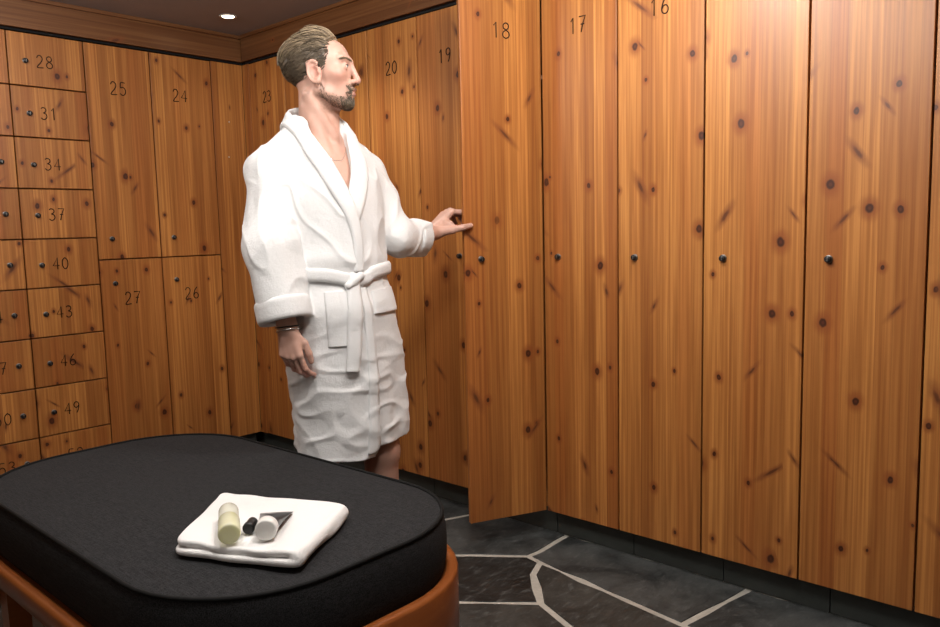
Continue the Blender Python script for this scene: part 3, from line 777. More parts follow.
rings = loft(bm, lp, cap1=False)
last = rings[-1]; base = [Vector(v.co) for v in last]
for s, z in ((.86, .5445), (.70, .5465), (.5, .5475), (.25, .548), (.06, .548)):
    nxt = [bm.verts.new((c.x * s, c.y * s, z)) for c in base]
    for i in range(len(nxt)):
        f = bm.faces.new((last[i], last[(i+1) % len(nxt)], nxt[(i+1) % len(nxt)], nxt[i])); f.smooth = True
    last = nxt
bm.faces.new(last)
cush = obj('cushion', bm, FABRIC, bench, smooth=True)
bm = bmesh.new(); tube(bm, outline(-.002, .5395), .0048, 8, closed=True); obj('piping', bm, PIPING, cush, smooth=True)
# frame: a bentwood rail that runs round under the cushion and deepens into aprons at both ends
def rail_loops(scale):
    base_o = outline(.033, 0); base_i = outline(.004, 0)
    return base_o, base_i
bm = bmesh.new(); bo, bi = rail_loops(1)
prof = []
rows_ = []
for (xo, yo, _), (xi, yi, _) in zip(bo, bi):
    e = max(0., min(1., (abs(xo) - .30) / .26)); e = e * e * (3 - 2 * e)
    zt = .398 + .012 * e; zb = .345 - .175 * e
    o, i = Vector((xo, yo)), Vector((xi, yi)); d = (o - i).normalized()
    row = []
    for q, z in ((o - d * .004, zb), (o, zb + .004), (o, zt - .010), (o - d * .003, zt - .003), (o - d * .010, zt), (i + d * .008, zt), (i, zt - .006), (i, zb + .004), (i + d * .004, zb)):
        row.append(bm.verts.new((q.x, q.y, z)))
    rows_.append(row)
n = len(rows_)
for a in range(n):
    r0, r1 = rows_[a], rows_[(a+1) % n]
    for k in range(len(r0)):
        f = bm.faces.new((r0[k], r1[k], r1[(k+1) % len(r0)], r0[(k+1) % len(r0)])); f.smooth = True
obj('frame_rail', bm, BENCH_WOOD, bench, smooth=True)
bm = bmesh.new(); loft(bm, [outline(.006, .362), outline(.006, .384)]); obj('slatted_base', bm, BENCH_WOOD, bench)
for sx in (-1, 1):
    for sy in (-1, 1):
        bm = bmesh.new(); x, y = sx * .375, sy * .345
        loft(bm, [[(x + a * w, y + b * w, z) for a, b in ((-1, -1), (1, -1), (1, 1), (-1, 1))] for z, w in ((.0, .022), (.01, .024), (.36, .030))], smooth=False)
        obj('leg', bm, BENCH_WOOD, bench)
# folded towel: two plies of terry doubled over at the right-hand end
TOW = [V3(2.063, -1.418), V3(2.272, -1.652), V3(2.540, -1.528), V3(2.392, -1.282)]     # back-left, left, front, right
TSH = V3(.012, -.010, .0078)                      # the cushion crowns a little under the towel
TC = V3(2.32, -1.47, BT)
ux = unit(np.append((TOW[2] + TOW[3]) / 2 - (TOW[0] + TOW[1]) / 2, 0)); uy = np.cross(UP, ux)
tq = [V3((np.append(p, 0) - TC) @ ux, (np.append(p, 0) - TC) @ uy) for p in TOW]
WT = Waves(21, 22, 7); WT2 = Waves(22, 60, 8)
TL = [tuple(p) for p in tq]
def poly_sd(x, y, pts, r):
    d = None
    n = len(pts); sgn = 1 if sum(pts[i][0]*pts[(i+1) % n][1] - pts[(i+1) % n][0]*pts[i][1] for i in range(n)) > 0 else -1
    for i in range(n):
        a, b = np.array(pts[i]), np.array(pts[(i+1) % n]); t = (b - a) / np.linalg.norm(b - a); nn = sgn * np.array([t[1], -t[0]])
        e = (x - a[0]) * nn[0] + (y - a[1]) * nn[1] + r
        d = e if d is None else -sm(-d, -e, r * 1.2)
    return d - r
def towel_sdf(P):
    x, y = (P - TC) @ ux, (P - TC) @ uy; z = P[:, 2] - BT - .004
    w = WT(P * V3(1, 1, .2)); w2 = WT2(P * V3(1, 1, .4))
    d = None
    for k, (zc, grow, sh) in enumerate(((.0085, .0, .0), (.0255, -.003, .006))):
        top = zc + .0022 * w * (k + .6) + .0008 * w2
        pd = poly_sd(x - sh * 0, y, TL, .018) - grow + .0025 * w - .003 * np.sin(x * 60 + k * 2.) * .5
        pd = pd - (.004 if k == 0 else 0) * np.sin(y * 30)
        hz = np.abs(z - top) - .0068
        e = sm(pd + .004, hz, .0045) if False else np.maximum(0, 0) + (np.sqrt(np.maximum(pd + .006, 0) ** 2 + np.maximum(hz + .0055, 0) ** 2) + np.minimum(np.maximum(pd + .006, hz + .0055), 0) - .0060)
        d = e if d is None else sm(d, e, .0016)
    # the fold: rounded spine joining both plies along the right edge
    a, b = np.array(TL[2]), np.array(TL[3]); t = (b - a); l = np.linalg.norm(t); t /= l; nn = np.array([t[1], -t[0]])
    s = (x - a[0]) * t[0] + (y - a[1]) * t[1]; o = (x - a[0]) * nn[0] + (y - a[1]) * nn[1]
    sp = np.sqrt(np.maximum(np.abs(s - l / 2) - l / 2 + .018, 0) ** 2 + (o + .012) ** 2 + (z - .0170) ** 2) - .0152
    d = sm(d, sp, .006)
    return np.maximum(d, -(z + .0035)) - .0003 * w2
V, F = surface_net(towel_sdf, TC + V3(-.30, -.22, -.004), TC + V3(.30, .22, .06), .0026, slack=2.5)
tw = obj_np('folded_towel', V, F, TOWEL, origin=TC); tw.location = TC + TSH
tag(tw, 'white terry towel folded into a pad lying on the black bench', 'towel')
TZ = BT + .0372
def lying(name, label, cat, p, q, r):
    """empty at p, local z pointing from p to q (lying object)"""
    d = Vector(q) - Vector(p); o = empty(name, V3(p) + TSH); o.rotation_mode = 'QUATERNION'; o.rotation_quaternion = d.to_track_quat('Z', 'Y'); tag(o, label, cat); return o, d.length
GLASSY = N('frosted_bottle_liquid'); GLASSY.set(Base_Color=(.95, .94, .68), Roughness=.22, Transmission_Weight=.35, IOR=1.40, Subsurface_Weight=.25, Subsurface_Radius=(.03, .03, .01), Subsurface_Scale=.4); GLASSY = GLASSY.m
CAPM = N('frosted_bottle_cap'); CAPM.set(Base_Color=(.90, .90, .78), Roughness=.25, Transmission_Weight=.45, IOR=1.40); CAPM = CAPM.m
rb = .0225
b0, l_ = lying('lotion_bottle', 'frosted bottle of pale yellow lotion lying on the folded towel', 'bottle', (2.392, -1.592, TZ + rb), (2.245, -1.506, TZ + rb), rb)
bm = bmesh.new(); lathe(bm, [(.012, .0006), (rb - .004, 0), (rb - .001, .0015), (rb, .005), (rb, .074), (rb - .001, .077)], 40); obj('bottle_body', bm, GLASSY, b0, smooth=True)
bm = bmesh.new(); lathe(bm, [(rb - .002, .0775), (rb - .0012, .0785), (rb - .0012, .136), (rb - .003, .1415), (rb - .008, .144), (.004, .1445)], 40); obj('cap', bm, CAPM, b0, smooth=True)
bm = bmesh.new()
for i, zz in enumerate((.030, .036, .046, .050, .054)):
    box(bm, (rb + .0001, -.007 + .002 * (i > 1), zz), (rb + .0004, .007 - .002 * (i > 1), zz + .0012))
# lotion tube: round cap towards the camera, flat crimped end away
rc = .0225
t0, l_ = lying('cosmetic_tube', 'black cosmetic tube with a white cap lying on the folded towel', 'tube', (2.436, -1.535, TZ + rc + .0012), (2.315, -1.425, TZ + rc - .0015), rc)
TUBE_BLACK = plain('tube_black', (.020, .022, .025), .28); CAP_WHITE = plain('white_plastic_cap', (.80, .79, .76), .35)
bm = bmesh.new(); lathe(bm, [(.015, .0005), (rc - .004, 0), (rc - .0012, .0012), (rc, .004), (rc, .026), (rc - .002, .028)], 40); lathe(bm, [(.0145, -.0006), (.0145, .001)], 40); obj('cap', bm, CAP_WHITE, t0, smooth=False)
bm = bmesh.new(); loops = []
Lt = .150
qi = t0.rotation_quaternion.inverted(); hz = qi @ Vector((0, 0, 1)); hz.z = 0; hz.normalize(); wx = Vector((0, 0, 1)).cross(hz)
for s in np.linspace(0, 1, 14):
    z = .027 + (Lt - .027) * s; e = s ** 1.25
    ra = .0205 * (1 - e) + .0370 * e; rbz = .0205 * (1 - e) + .0010 * e; drop = -hz * .0145 * e
    loops.append([Vector((0, 0, z)) + drop + wx * ra * math.cos(a) + hz * rbz * math.sin(a) for a in np.linspace(0, 2*PI, 41)[:-1]])
loft(bm, loops); obj('tube_body', bm, TUBE_BLACK, t0, smooth=True)
bm = bmesh.new()
for zz, hw in ((.062, .011), (.070, .007), (.074, .007)):
    s = (zz - .027) / (Lt - .027); e = s ** 1.25; rr_ = .0205 * (1 - e) + .001 * e; c = Vector((0, 0, zz)) - hz * .0145 * e + hz * (rr_ + .0004)
    pts = [c - wx * hw, c + wx * hw]; tube(bm, pts, .0006, 5)
obj('printed_line', bm, plain('tube_print', (.42, .42, .42), .5), t0)
k0, l_ = lying('small_black_bottle', 'tiny bottle with a round black cap lying between the lotion bottle and the tube', 'bottle', (2.374, -1.538, TZ + .0125), (2.338, -1.500, TZ + .0125), .0125)
bm = bmesh.new(); lathe(bm, [(.008, 0), (.0112, .0006), (.0125, .003), (.0125, .014), (.0115, .015)], 32); obj('cap', bm, plain('black_plastic_cap', (.010, .010, .010), .45), k0)
bm = bmesh.new(); lathe(bm, [(.0105, .0152), (.0112, .018), (.0112, .040), (.009, .043), (.002, .0435)], 32); obj('bottle_body', bm, plain('dark_bottle', (.02, .02, .02), .3), k0, smooth=True)
# ------------------------------------------------------------------ the man in the bathrobe
man = empty('person', ORG); tag(man, 'bearded man in a white bathrobe turned to the lockers, holding an open door', 'person')
V, F = surface_net(body_sdf, L(-.30, -.40, -.012) + V3(-.05, -.05, 0), L(.36, .40, 1.86) + V3(.12, .32, 0), .0034)
hq = (V - HC) @ HR
inh = np.linalg.norm(hq - V3(.02, 0, 0), axis=1) < .16
def bump_at(c, r): return np.exp(-(((hq - np.asarray(c)) / np.asarray(r)) ** 2).sum(1))
lip = np.clip(np.maximum(bump_at((.107, 0, -.0505), (.014, .020, .0052)), bump_at((.105, 0, -.0640), (.014, .018, .0058))) * 1.7 - .35, 0, 1)
blush = .7 * bump_at((.118, 0, -.022), (.014, .016, .014)) + .45 * np.maximum(bump_at((.07, .05, -.015), (.03, .025, .025)), bump_at((.07, -.05, -.015), (.03, .025, .025)))
for e in EAR: blush += .8 * np.exp(-((hq - e - V3(0, 0, 0)) ** 2).sum(1) / .028 ** 2) * (np.abs(hq[:, 1]) > .072)
def beard_mask(q):
    x, y, z = q.T
    line = np.interp(x, [-.01, .01, .03, .06, .085, .13], [.02, -.015, -.056, -.066, -.070, -.074])
    jaw = np.clip((line - z) / .010, 0, 1) * np.clip((x + .002) / .012, 0, 1) * np.clip((z + .122) / .015, 0, 1)
    neck = np.clip(((-.088 - .25 * np.clip(.05 - x, 0, 1)) - z) / .012, 0, 1); jaw = jaw * (1 - .0 * neck)
    must = np.clip(1.4 - np.maximum(np.abs(z + .0400) / .0060, np.abs(y) / .026), 0, 1) * (x > .088)
    side = np.clip(1.3 - np.abs(x - .093) / .010, 0, 1) * (np.abs(y) < .036) * (np.abs(y) > .02) * (z < -.036) * (z > -.08)
    return np.clip(np.maximum(np.maximum(jaw, must), side), 0, 1)
stub = beard_mask(hq) * inh
KN = [p[1] for p in RHAND if p[4][0] == 'f'] + [p[1] for p in LHAND if p[4][0] == 'f']
for kp in KN: blush += .45 * np.exp(-((V - kp) ** 2).sum(1) / .012 ** 2)
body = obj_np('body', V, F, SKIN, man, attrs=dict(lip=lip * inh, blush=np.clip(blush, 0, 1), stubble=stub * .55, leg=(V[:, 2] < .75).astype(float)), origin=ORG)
for s in (-1, 1):
    c = V3(.0862, s * .031, .018); bm = bmesh.new()
    bmesh.ops.create_uvsphere(bm, u_segments=24, v_segments=16, radius=.0126)
    for v in bm.verts: v.co = Vector(head_pt(c + V3(*v.co)) - ORG)
    eye = obj('eyeball', bm, EYE_WHITE, man, smooth=True)
    bm = bmesh.new(); g = unit(V3(1, s * -.0, -.02)); g2 = unit(np.cross(g, V3(0, 0, 1))); g3 = np.cross(g2, g)
    M = Matrix([[*(HR @ g2), 0], [*(HR @ g3), 0], [*(HR @ g), 0], [0, 0, 0, 1]]).transposed(); cc = head_pt(c) - ORG
    M.translation = Vector(cc); lathe(bm, [(.0056, .01135), (.0045, .0119), (.002, .0127)], 20, M); obj('iris', bm, IRIS, eye, smooth=True)
# nails
def nail(c, side_, v, up_, w_, l_):
    bm = bmesh.new(); M = Matrix([[*side_, 0], [*v, 0], [*up_, 0], [0, 0, 0, 1]]).transposed(); M.translation = Vector(c - ORG)
    r = bmesh.ops.create_uvsphere(bm, u_segments=12, v_segments=8, radius=1.)
    for q in r['verts']: q.co = M @ Vector((q.co.x * w_, q.co.y * l_, q.co.z * .0016))
    obj('fingernail', bm, NAIL, man, smooth=True)
for f in range(4):
    fs = [p for p in RHAND if p[4] == 'f%d' % f]; a, b, ra, rb_, _ = fs[-1]; v = unit(b - a)
    up_ = unit(np.cross(rs, v)); up_ = up_ if up_ @ (rn + rd) > 0 else -up_
    nail(b + up_ * rb_ * .86, unit(np.cross(v, up_)), v, up_, .0052, .0062)
v = unit(lt3 - lt2); up_ = unit(ls - v * (ls @ v)); nail(lt3 + up_ * .0072, unit(np.cross(v, up_)), v, up_, .0058, .0068)
# ---- hair
def strands(P, flow, length, lift, r0, n=6, drop=0., sdf=head_sdf, wig=.0):
    """P points on the head (head frame), flow directions; returns vertex paths (S, n, 3)"""
    S = len(P); out = np.zeros((S, n, 3)); p = P.copy(); out[:, 0] = p
    g = grad(sdf, p); nr = g / np.linalg.norm(g, axis=1)[:, None]
    f = flow.copy(); rnd = np.random.RandomState(11).normal(size=(S, 3)) * wig
    base = p.copy()
    for i in range(1, n):
        f = f - nr * (f * nr).sum(1)[:, None]; f /= np.linalg.norm(f, axis=1)[:, None] + 1e-9
        base = base + (f + rnd) * (length / (n - 1))[:, None]
        base = project(sdf, base, it=2)
        g = grad(sdf, base); nr = g / (np.linalg.norm(g, axis=1)[:, None] + 1e-9)
        t = i / (n - 1)
        h = lift * math.sin(min(t * 1.15, 1.) * PI / 2) * (1 - .25 * t) + .001
        out[:, i] = base + nr * h[:, None]
    return out
def strand_mesh(paths, r0, r1, tone, k=3):
    S, n, _ = paths.shape
    t = np.gradient(paths, axis=1); t /= np.linalg.norm(t, axis=2)[..., None] + 1e-9
    ref = np.array([.3, .5, .8]); u = np.cross(t, ref); u /= np.linalg.norm(u, axis=2)[..., None] + 1e-9; w = np.cross(t, u)
    rad = np.linspace(r0, r1, n)[None, :, None]
    rings = np.stack([paths + rad * (math.cos(2*PI*j/k) * u + math.sin(2*PI*j/k) * w) for j in range(k)], 2)
    V = rings.reshape(-1, 3)
    idx = np.arange(S * n * k).reshape(S, n, k); F = []
    for j in range(k):
        F.append(np.stack([idx[:, :-1, j], idx[:, :-1, (j+1) % k], idx[:, 1:, (j+1) % k], idx[:, 1:, j]], -1).reshape(-1, 4))
    return V, np.vstack(F), np.repeat(tone, n * k)
rng = np.random.RandomState(5)
D = rng.normal(size=(26000, 3)); D /= np.linalg.norm(D, axis=1)[:, None]
Q = V3(-.008, 0, .03) + D * V3(.1, .08, .10); Q = project(head_sdf, Q, it=5)
def hair_mask(q):
    x, y, z = q.T; ay = np.abs(y)
    front = np.interp(z, [-.08, -.06, -.02, .0, .012, .030, .055, .075, .095, .112, .13], [-.055, -.045, -.032, -.02, .033, .038, .048, .046, .058, .076, .082])
    front = front - np.clip(ay - .03, 0, 1) * .35 * (z > .085)
    low = np.interp(x, [-.11, -.06, -.03, -.02, .02, .04], [-.082, -.080, -.064, .02, -.018, -.016])
    m = (x < front) & (z > low)
    ear = (np.abs(x + .004) < .021) & (z < .040) & (ay > .06) & (x < .012)
    return m & ~ear
Q = Q[hair_mask(Q)]; Q = Q[:4200]
x, y, z = Q.T
top = np.clip((z - .066) / .04, 0, 1); nape = np.clip((.0 - z) / .05, 0, 1)
flow = np.stack([-1 + .75 * nape, -.10 * top - .25 * np.sign(y) * top * 0, -.50 * (1 - top) - .6 * nape + .0 * top], 1) + rng.normal(size=(len(Q), 3)) * .10
clump = np.sin(Q @ V3(90, 140, 60)) * .5 + np.sin(Q @ V3(-70, 90, 120)) * .5
flow += clump[:, None] * V3(.0, .18, .22)
side_short = np.clip((x + .005) / .03, 0, 1) * (1 - top)
length = (.030 + .040 * top - .014 * side_short + .004 * clump) * (1 - .25 * nape)
lift = .0050 + (.017 + .016 * np.clip((x - .01) / .05, 0, 1)) * top + .009 * np.clip((-x - .03) / .05, 0, 1) * np.clip((z + .02) / .05, 0, 1) - .003 * side_short + .0045 * clump * top
lift = np.maximum(lift * rng.uniform(.35, 1.05, len(Q)), .0012)
paths = strands(Q, flow, length, lift, .001, wig=.05)
tone = np.clip(.05 + .70 * top * rng.uniform(.15, 1.35, len(Q)) + .16 * rng.uniform(0, 1, len(Q)) + .15 * np.clip((-x - .05) / .05, 0, 1) + .10 * clump * top, 0, 1)
V1, F1, T1 = strand_mesh(paths, .0021, .0007, tone)
def cap_sdf(q):
    x, y, z = q.T
    tp = np.clip((z - .066) / .04, 0, 1); bk = np.clip((-x - .03) / .05, 0, 1) * np.clip((z + .02) / .05, 0, 1)
    d = head_sdf(q) - (.0015 + .0085 * tp + .0055 * bk) - .0010 * np.sin(q @ V3(150, 260, 40))
    ay = np.abs(y)
    front = np.interp(z, [-.08, -.06, -.02, .0, .012, .030, .055, .075, .095, .112, .13], [-.058, -.048, -.034, -.022, .024, .028, .038, .036, .050, .066, .07])
    front = front - np.clip(ay - .03, 0, 1) * .35 * (z > .085)
    low = np.interp(x, [-.11, -.06, -.03, -.02, .02, .04], [-.068, -.068, -.055, .03, -.004, .0])
    d = np.maximum(d, (x - front) * .8); d = np.maximum(d, (low - z) * .6)
    earb = np.maximum(np.maximum(np.abs(x + .004) - .020, z - .036), .060 - ay)
    return np.maximum(d, -earb)
V2, F2 = surface_net(cap_sdf, V3(-.13, -.11, -.10), V3(.10, .11, .16), .003, refine=1)
T2 = np.clip(.03 + .40 * np.clip((V2[:, 2] - .075) / .04, 0, 1) + .12 * np.sin(V2 @ V3(150, 260, 40)), 0, 1)
HV = np.vstack([V1, V2]); HV = HC + HV @ HR.T
obj_np('hair', HV, np.vstack([F1, F2 + len(V1)]), HAIR, man, attrs=dict(tone=np.r_[T1, T2]), origin=ORG)
# ---- beard, moustache, brows
D = rng.normal(size=(30000, 3)); Q = V3(.05, 0, -.06) + D / np.linalg.norm(D, axis=1)[:, None] * V3(.08, .07, .06); Q = project(head_sdf, Q, it=5)
m = (rng.uniform(0, 1, len(Q)) < beard_mask(Q) * np.where(Q[:, 0] > .066, 1., .40)) & (np.abs(head_sdf(Q)) < .002) & (Q[:, 2] > -.125); Q = Q[m][:2200]
gx = np.clip((Q[:, 0] - .06) / .03, 0, 1)
flow = np.stack([.25 * np.ones(len(Q)), .15 * np.sign(Q[:, 1]), -1 * np.ones(len(Q))], 1) + rng.normal(size=(len(Q), 3)) * .22
ln = .0035 + .0055 * gx * (Q[:, 2] < -.068); ln[(Q[:, 2] > -.05)] = .007
paths = strands(Q, flow, ln, .0008 + .0025 * gx * rng.uniform(.3, 1, len(Q)), .001, n=4, wig=.08)
Vb, Fb, Tb = strand_mesh(paths, .00075, .0003, np.clip(rng.uniform(.04, .42, len(Q)), 0, 1))
obj_np('beard', HC + Vb @ HR.T, Fb, HAIR, man, attrs=dict(tone=Tb), origin=ORG)
for s in (-1, 1):
    u = rng.uniform(0, 1, 260); Q = np.stack([.110 - .028 * u ** 1.6, s * (.010 + .040 * u), .0365 + .006 * np.sin(u * 2.4) + rng.uniform(-.0022, .0022, 260)], 1); Q = project(head_sdf, Q, it=5)
    flow = np.stack([-.5 * np.ones(260), s * np.ones(260), .35 - .7 * u], 1)
    Ve, Fe, Te = strand_mesh(strands(Q, flow, .008 * np.ones(260), .0012 * np.ones(260), .001, n=4, wig=.05), .0005, .00025, rng.uniform(.25, .6, 260))
    obj_np('eyebrow', HC + Ve @ HR.T, Fe, HAIR, man, attrs=dict(tone=Te), origin=ORG)
for s in (-1, 1):
    arc = np.array([V3(.0855, s * .031, .018) + .0146 * unit(V3(math.cos(t) * 1., s * math.sin(t) * 1., .30 - .10 * abs(t - .2))) for t in np.linspace(-.65, .95, 16)])
    bm = bmesh.new(); tube(bm, [Vector(head_pt(p) - ORG) for p in arc], [.0005 + .0007 * math.sin(PI * i / 15) for i in range(16)], 6); obj('eyelashes', bm, BAND_BLACK, man, smooth=True)
# ---- bathrobe
V, F = surface_net(robe_sdf, L(-.30, -.40, .46) + V3(-.05, -.05, 0), L(.36, .40, 1.62) + V3(.12, .28, 0), .0042, slack=2.)
robe = obj_np('bathrobe', V, F, TERRY, man, origin=ORG)
def lw(pts): return np.array([L(*p) for p in pts])
def strip(name, Lp, Rp, f, thick, mat, n=60, m=6, closed=False, off=0., parent=None, round_=True):
    """a cloth band between two edge paths, laid on the surface f = off"""
    if closed: A, B = np.asarray(Lp), np.asarray(Rp); n = len(A)
    else: A, B = catmull(Lp, n), catmull(Rp, n)
    u = np.linspace(0, 1, m); G = A[:, None] * (1 - u)[None, :, None] + B[:, None] * u[None, :, None]
    P = project(f, G.reshape(-1, 3), off, it=6)
    g = grad(f, P, 2e-3); nr = g / (np.linalg.norm(g, axis=1)[:, None] + 1e-9)
    prof = np.tile(thick * np.sqrt(np.clip(1 - np.abs(2 * u - 1) ** 6 * .92, 0, 1)), n)
    top = P + nr * prof[:, None]; bot = P - nr * .006
    V = np.vstack([top, bot]); T = np.arange(n * m).reshape(n, m); Bt = T + n * m
    def quads(I, flip):
        J = np.vstack([I, I[:1]]) if closed else I
        q = np.stack([J[:-1, :-1], J[1:, :-1], J[1:, 1:], J[:-1, 1:]], -1).reshape(-1, 4); return q[:, ::-1] if flip else q
    FF = [quads(T, False), quads(Bt, True)]
    def wall(a, b):
        a, b = (np.r_[a, a[:1]], np.r_[b, b[:1]]) if closed else (a, b)
        return np.stack([a[:-1], b[:-1], b[1:], a[1:]], -1)
    FF += [wall(T[:, 0], Bt[:, 0]), wall(T[:, -1], Bt[:, -1])[:, ::-1]]
    if not closed: FF += [np.stack([T[0, :-1], T[0, 1:], Bt[0, 1:], Bt[0, :-1]], -1), np.stack([T[-1, 1:], T[-1, :-1], Bt[-1, :-1], Bt[-1, 1:]], -1)]
    FF = np.vstack(FF)
    o = obj_np(name, V, FF, mat, parent or robe, origin=ORG)
    bm = bmesh.new(); bm.from_mesh(o.data); bmesh.ops.recalc_face_normals(bm, faces=bm.faces); bm.to_mesh(o.data); bm.free()
    return o
def shell_sdf(P):
    q = to_local(P); d = trunk(q, .002)
    d = sm(d, cone(P, L(-.035, -.052, 1.512), RSH + V3(0, 0, -.012), .056, .068), .05)
    d = sm(d, cone(P, L(-.035, .052, 1.512), LSH + V3(0, 0, -.012), .056, .068), .05)
    return sm(d, cone(P, NECK0, NECK1 + V3(0, 0, -.01), .074, .072), .03)
inR = [(-.102, -.004, 1.618), (-.090, -.046, 1.610), (-.045, -.075, 1.588), (.012, -.071, 1.540), (.055, -.052, 1.470), (.105, -.034, 1.400), (.142, -.012, 1.330), (.162, .006, 1.260), (.172, .012, 1.180), (.176, .008, 1.090)]
outR = [(-.118, -.004, 1.500), (-.105, -.070, 1.505), (-.045, -.112, 1.540), (.030, -.114, 1.505), (.065, -.106, 1.455), (.104, -.095, 1.406), (.140, -.072, 1.335), (.162, -.040, 1.262), (.172, -.022, 1.190), (.176, -.024, 1.090)]
inL = [(-.102, .004, 1.618), (-.090, .046, 1.610), (-.045, .075, 1.588), (.012, .067, 1.540), (.055, .044, 1.470), (.105, .020, 1.400), (.142, -.010, 1.330), (.160, -.030, 1.25)]
outL = [(-.118, .004, 1.500), (-.105, .070, 1.505), (-.045, .112, 1.540), (.030, .114, 1.505), (.065, .106, 1.455), (.104, .092, 1.406), (.135, .060, 1.335), (.158, .012, 1.245), ]
strip('collar', lw(inL), lw(outL), shell_sdf, .007, TERRY_BAND, 80, 8, off=.002)
strip('collar', lw(inR), lw(outR), shell_sdf, .0085, TERRY_BAND, 100, 8, off=.006)
# front band of the lapping panel down to the hem
strip('front_band', lw([(.19, -.018, 1.04), (.215, -.010, .88), (.22, -.012, .72), (.22, -.022, .525)]), lw([(.19, .014, 1.04), (.215, .024, .88), (.22, .024, .72), (.22, .018, .530)]), lambda P: robe_sdf(P), .0035, TERRY_BAND, 80, 6, off=.0015)
# belt
th_ = np.linspace(0, 2*PI, 121)[:-1]
def belt_path(dz):
    out = []
    for t in th_:
        b_ = .19 * math.sin(t); a_ = .045 + .155 * math.cos(t)
        zc = 1.088 - (.022 * math.exp(-((b_ + .02) / .07) ** 2) if a_ > .1 else 0) + .006 * (b_ > .03) * (a_ > 0) + .012 * max(0, -math.cos(t))
        out.append(L(a_, b_, zc + dz))
    return np.array(out)
belt = strip('belt', belt_path(.020), belt_path(-.020), lambda P: trunk(to_local(P), .0), .0075, TERRY_BAND, closed=True, off=.009)
KC = L(.186, -.030, 1.062)
def knot_sdf(P):
    q = np.stack([(P - KC) @ FWD, (P - KC) @ LEFT, P[:, 2] - KC[2]], 1)
    d = ell(q, (0, 0, 0), (.020, .023, .028))
    d = sm(d, cone(q, (.008, -.022, -.012), (.012, .020, .016), .012, .013), .004)
    d = sm(d, cone(q, (.0, .018, .004), (-.004, .050, .020), .011, .009), .006)
    d = sm(d, cone(q, (.004, .016, -.010), (-.002, .034, -.026), .009, .008), .005)
    return smsub(d, cone(q, (.026, -.024, .006), (.028, .010, .030), .004, .004), .004) - .0008 * W3(P)
Vk, Fk = surface_net(knot_sdf, KC - .06, KC + .07, .003); obj_np('knot', Vk, Fk, TERRY_BAND, belt, origin=ORG)
strip('belt_tail', lw([(.19, -.056, 1.055), (.20, -.064, .98), (.212, -.074, .88), (.212, -.084, .792)]), lw([(.19, -.012, 1.055), (.21, -.018, .98), (.22, -.030, .88), (.22, -.042, .788)]), lambda P: robe_sdf(P), .006, TERRY_BAND, 60, 6, off=.010, parent=belt)
# patch pockets
strip('pocket', lw([(.150, -.112, 1.030), (.165, -.117, .95), (.18, -.124, .868)]), lw([(.19, -.02, 1.03), (.20, -.025, .95), (.21, -.030, .868)]), lambda P: robe_sdf(P), .0055, TERRY, 40, 14)
strip('pocket', lw([(.20, .034, 1.030), (.205, .033, 1.0), (.205, .031, .958)]), lw([(.12, .150, 1.03), (.13, .150, 1.0), (.135, .150, .958)]), lambda P: robe_sdf(P), .0065, TERRY, 40, 14)
# turned-back cuffs
for sh, el, end, rr_, w_ in ((RSH, REL, RC_END, (.068, .077, .073), .062), (LSH, LEL, LC_END, (.072, .060, .060), .056)):
    ax = unit(end - el); e1 = unit(np.cross(ax, V3(.3, .2, .9))); e2 = np.cross(ax, e1)
    ring = lambda s: np.array([end + ax * s + .09 * (math.cos(t) * e1 + math.sin(t) * e2) for t in np.linspace(0, 2*PI, 81)[:-1]])
    fs = lambda P, sh=sh, el=el, end=end, rr_=rr_: sleeve(P, sh + V3(0, 0, -.02), el, end + unit(end - el) * .12, *rr_) - .0020 * W1(P) - .0012 * W2(P)
    strip('cuff', ring(-w_), ring(.004), fs, .0065, TERRY_BAND, m=9, closed=True)
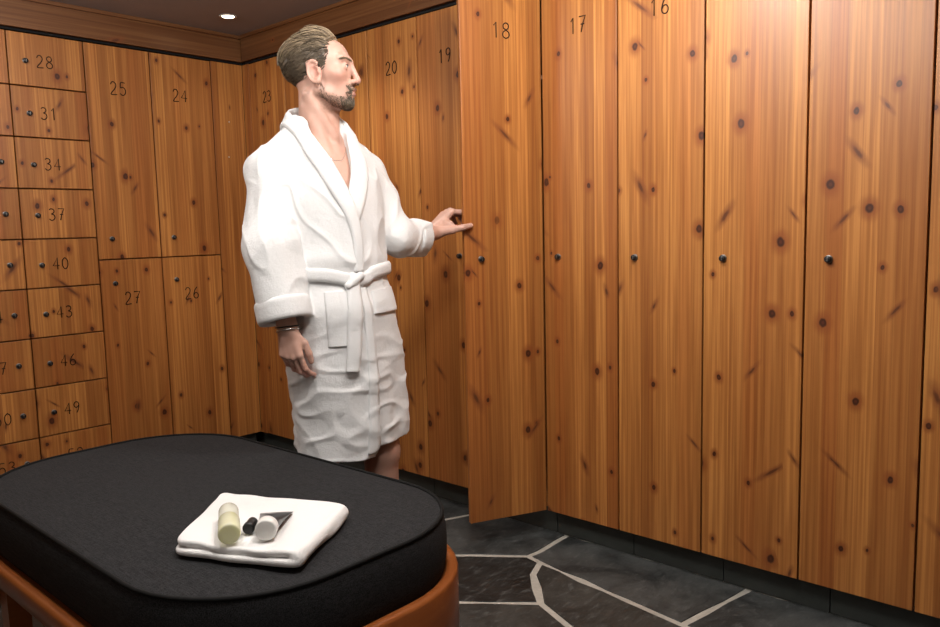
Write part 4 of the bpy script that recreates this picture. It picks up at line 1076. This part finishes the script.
# ---- bracelets and neck chain
axw = unit(RWR - REL); e1 = unit(np.cross(axw, V3(0, 1, .1))); e2 = np.cross(axw, e1)
for off_, r_, tilt, m_, nm in ((.014, .0022, .16, BAND_BLACK, 'bracelet'), (.024, .0028, .10, SILVER, 'bracelet')):
    pts = []
    for t in np.linspace(0, 2*PI, 49)[:-1]:
        p = RWR + axw * (off_ - .012 + .030 * tilt * math.cos(t)) + .034 * (math.cos(t) * e1 + math.sin(t) * e2)
        pts.append(p)
    pts = project(body_sdf, np.array(pts), r_ * .8, it=5) - ORG
    bm = bmesh.new(); tube(bm, pts, r_, 8, closed=True); tag(obj(nm, bm, m_, man, smooth=True), 'black cord bracelet' if m_ is BAND_BLACK else 'silver bracelet')
cp = catmull(lw([(-.09, -.02, 1.56), (-.05, -.065, 1.53), (.02, -.06, 1.48), (.075, -.02, 1.435), (.078, .0, 1.430), (.075, .02, 1.435), (.02, .06, 1.48), (-.05, .065, 1.53), (-.09, .02, 1.56)]), 80)
bm = bmesh.new(); tube(bm, project(body_sdf, cp, .001, it=5) - ORG, .0010, 6); obj('neck_chain', bm, SILVER, man, smooth=True)
# ------------------------------------------------------------------ light and camera
downlight(.323, -.263, 'ceiling downlight in the far corner, its lamp glowing', 2)
downlight(1.12, -.46, 'ceiling downlight over the far lockers', 24)
downlight(.80, -1.75, 'ceiling downlight close to the small box lockers', 19, kind='POINT', rad=.08)
downlight(2.62, -.80, 'ceiling downlight over the lockers in front of the open door', 32, kind='POINT', rad=.08)
downlight(2.25, -1.75, 'ceiling downlight above the bench', 28, kind='POINT', rad=.10)
downlight(2.95, -1.45, 'added ceiling fill light near the camera', 39, kind='POINT', rad=.12)  # unseen fixture added for frontal fill, stands in for bounced flash
downlight(3.30, -3.00, 'added ceiling fill light in the room behind the bench', 8, kind='POINT', rad=.15)  # unseen fixture added as weak fill from the back of the room
W = bpy.data.worlds.new('room_air'); SC.world = W; W.use_nodes = True
W.node_tree.nodes['Background'].inputs[0].default_value = (1, .85, .7, 1); W.node_tree.nodes['Background'].inputs[1].default_value = .02
cam = bpy.data.cameras.new('camera'); cam.lens = 30.008; cam.sensor_width = 36.; cam.sensor_fit = 'HORIZONTAL'; cam.clip_start = .02
co = bpy.data.objects.new('camera', cam); COL.objects.link(co)
co.matrix_world = Matrix([(0.740727, -0.055276, 0.669529, 3.806747), (0.671398, 0.095647, -0.734899, -2.400000), (-0.023416, 0.993879, 0.107960, 1.213599), (0.000000, 0.000000, 0.000000, 1.000000)])
SC.camera = co
SC.view_settings.view_transform = 'Standard'; SC.view_settings.look = 'None'; SC.view_settings.gamma = 1.; SC.view_settings.use_curve_mapping = False
SC.view_settings.exposure = 0.
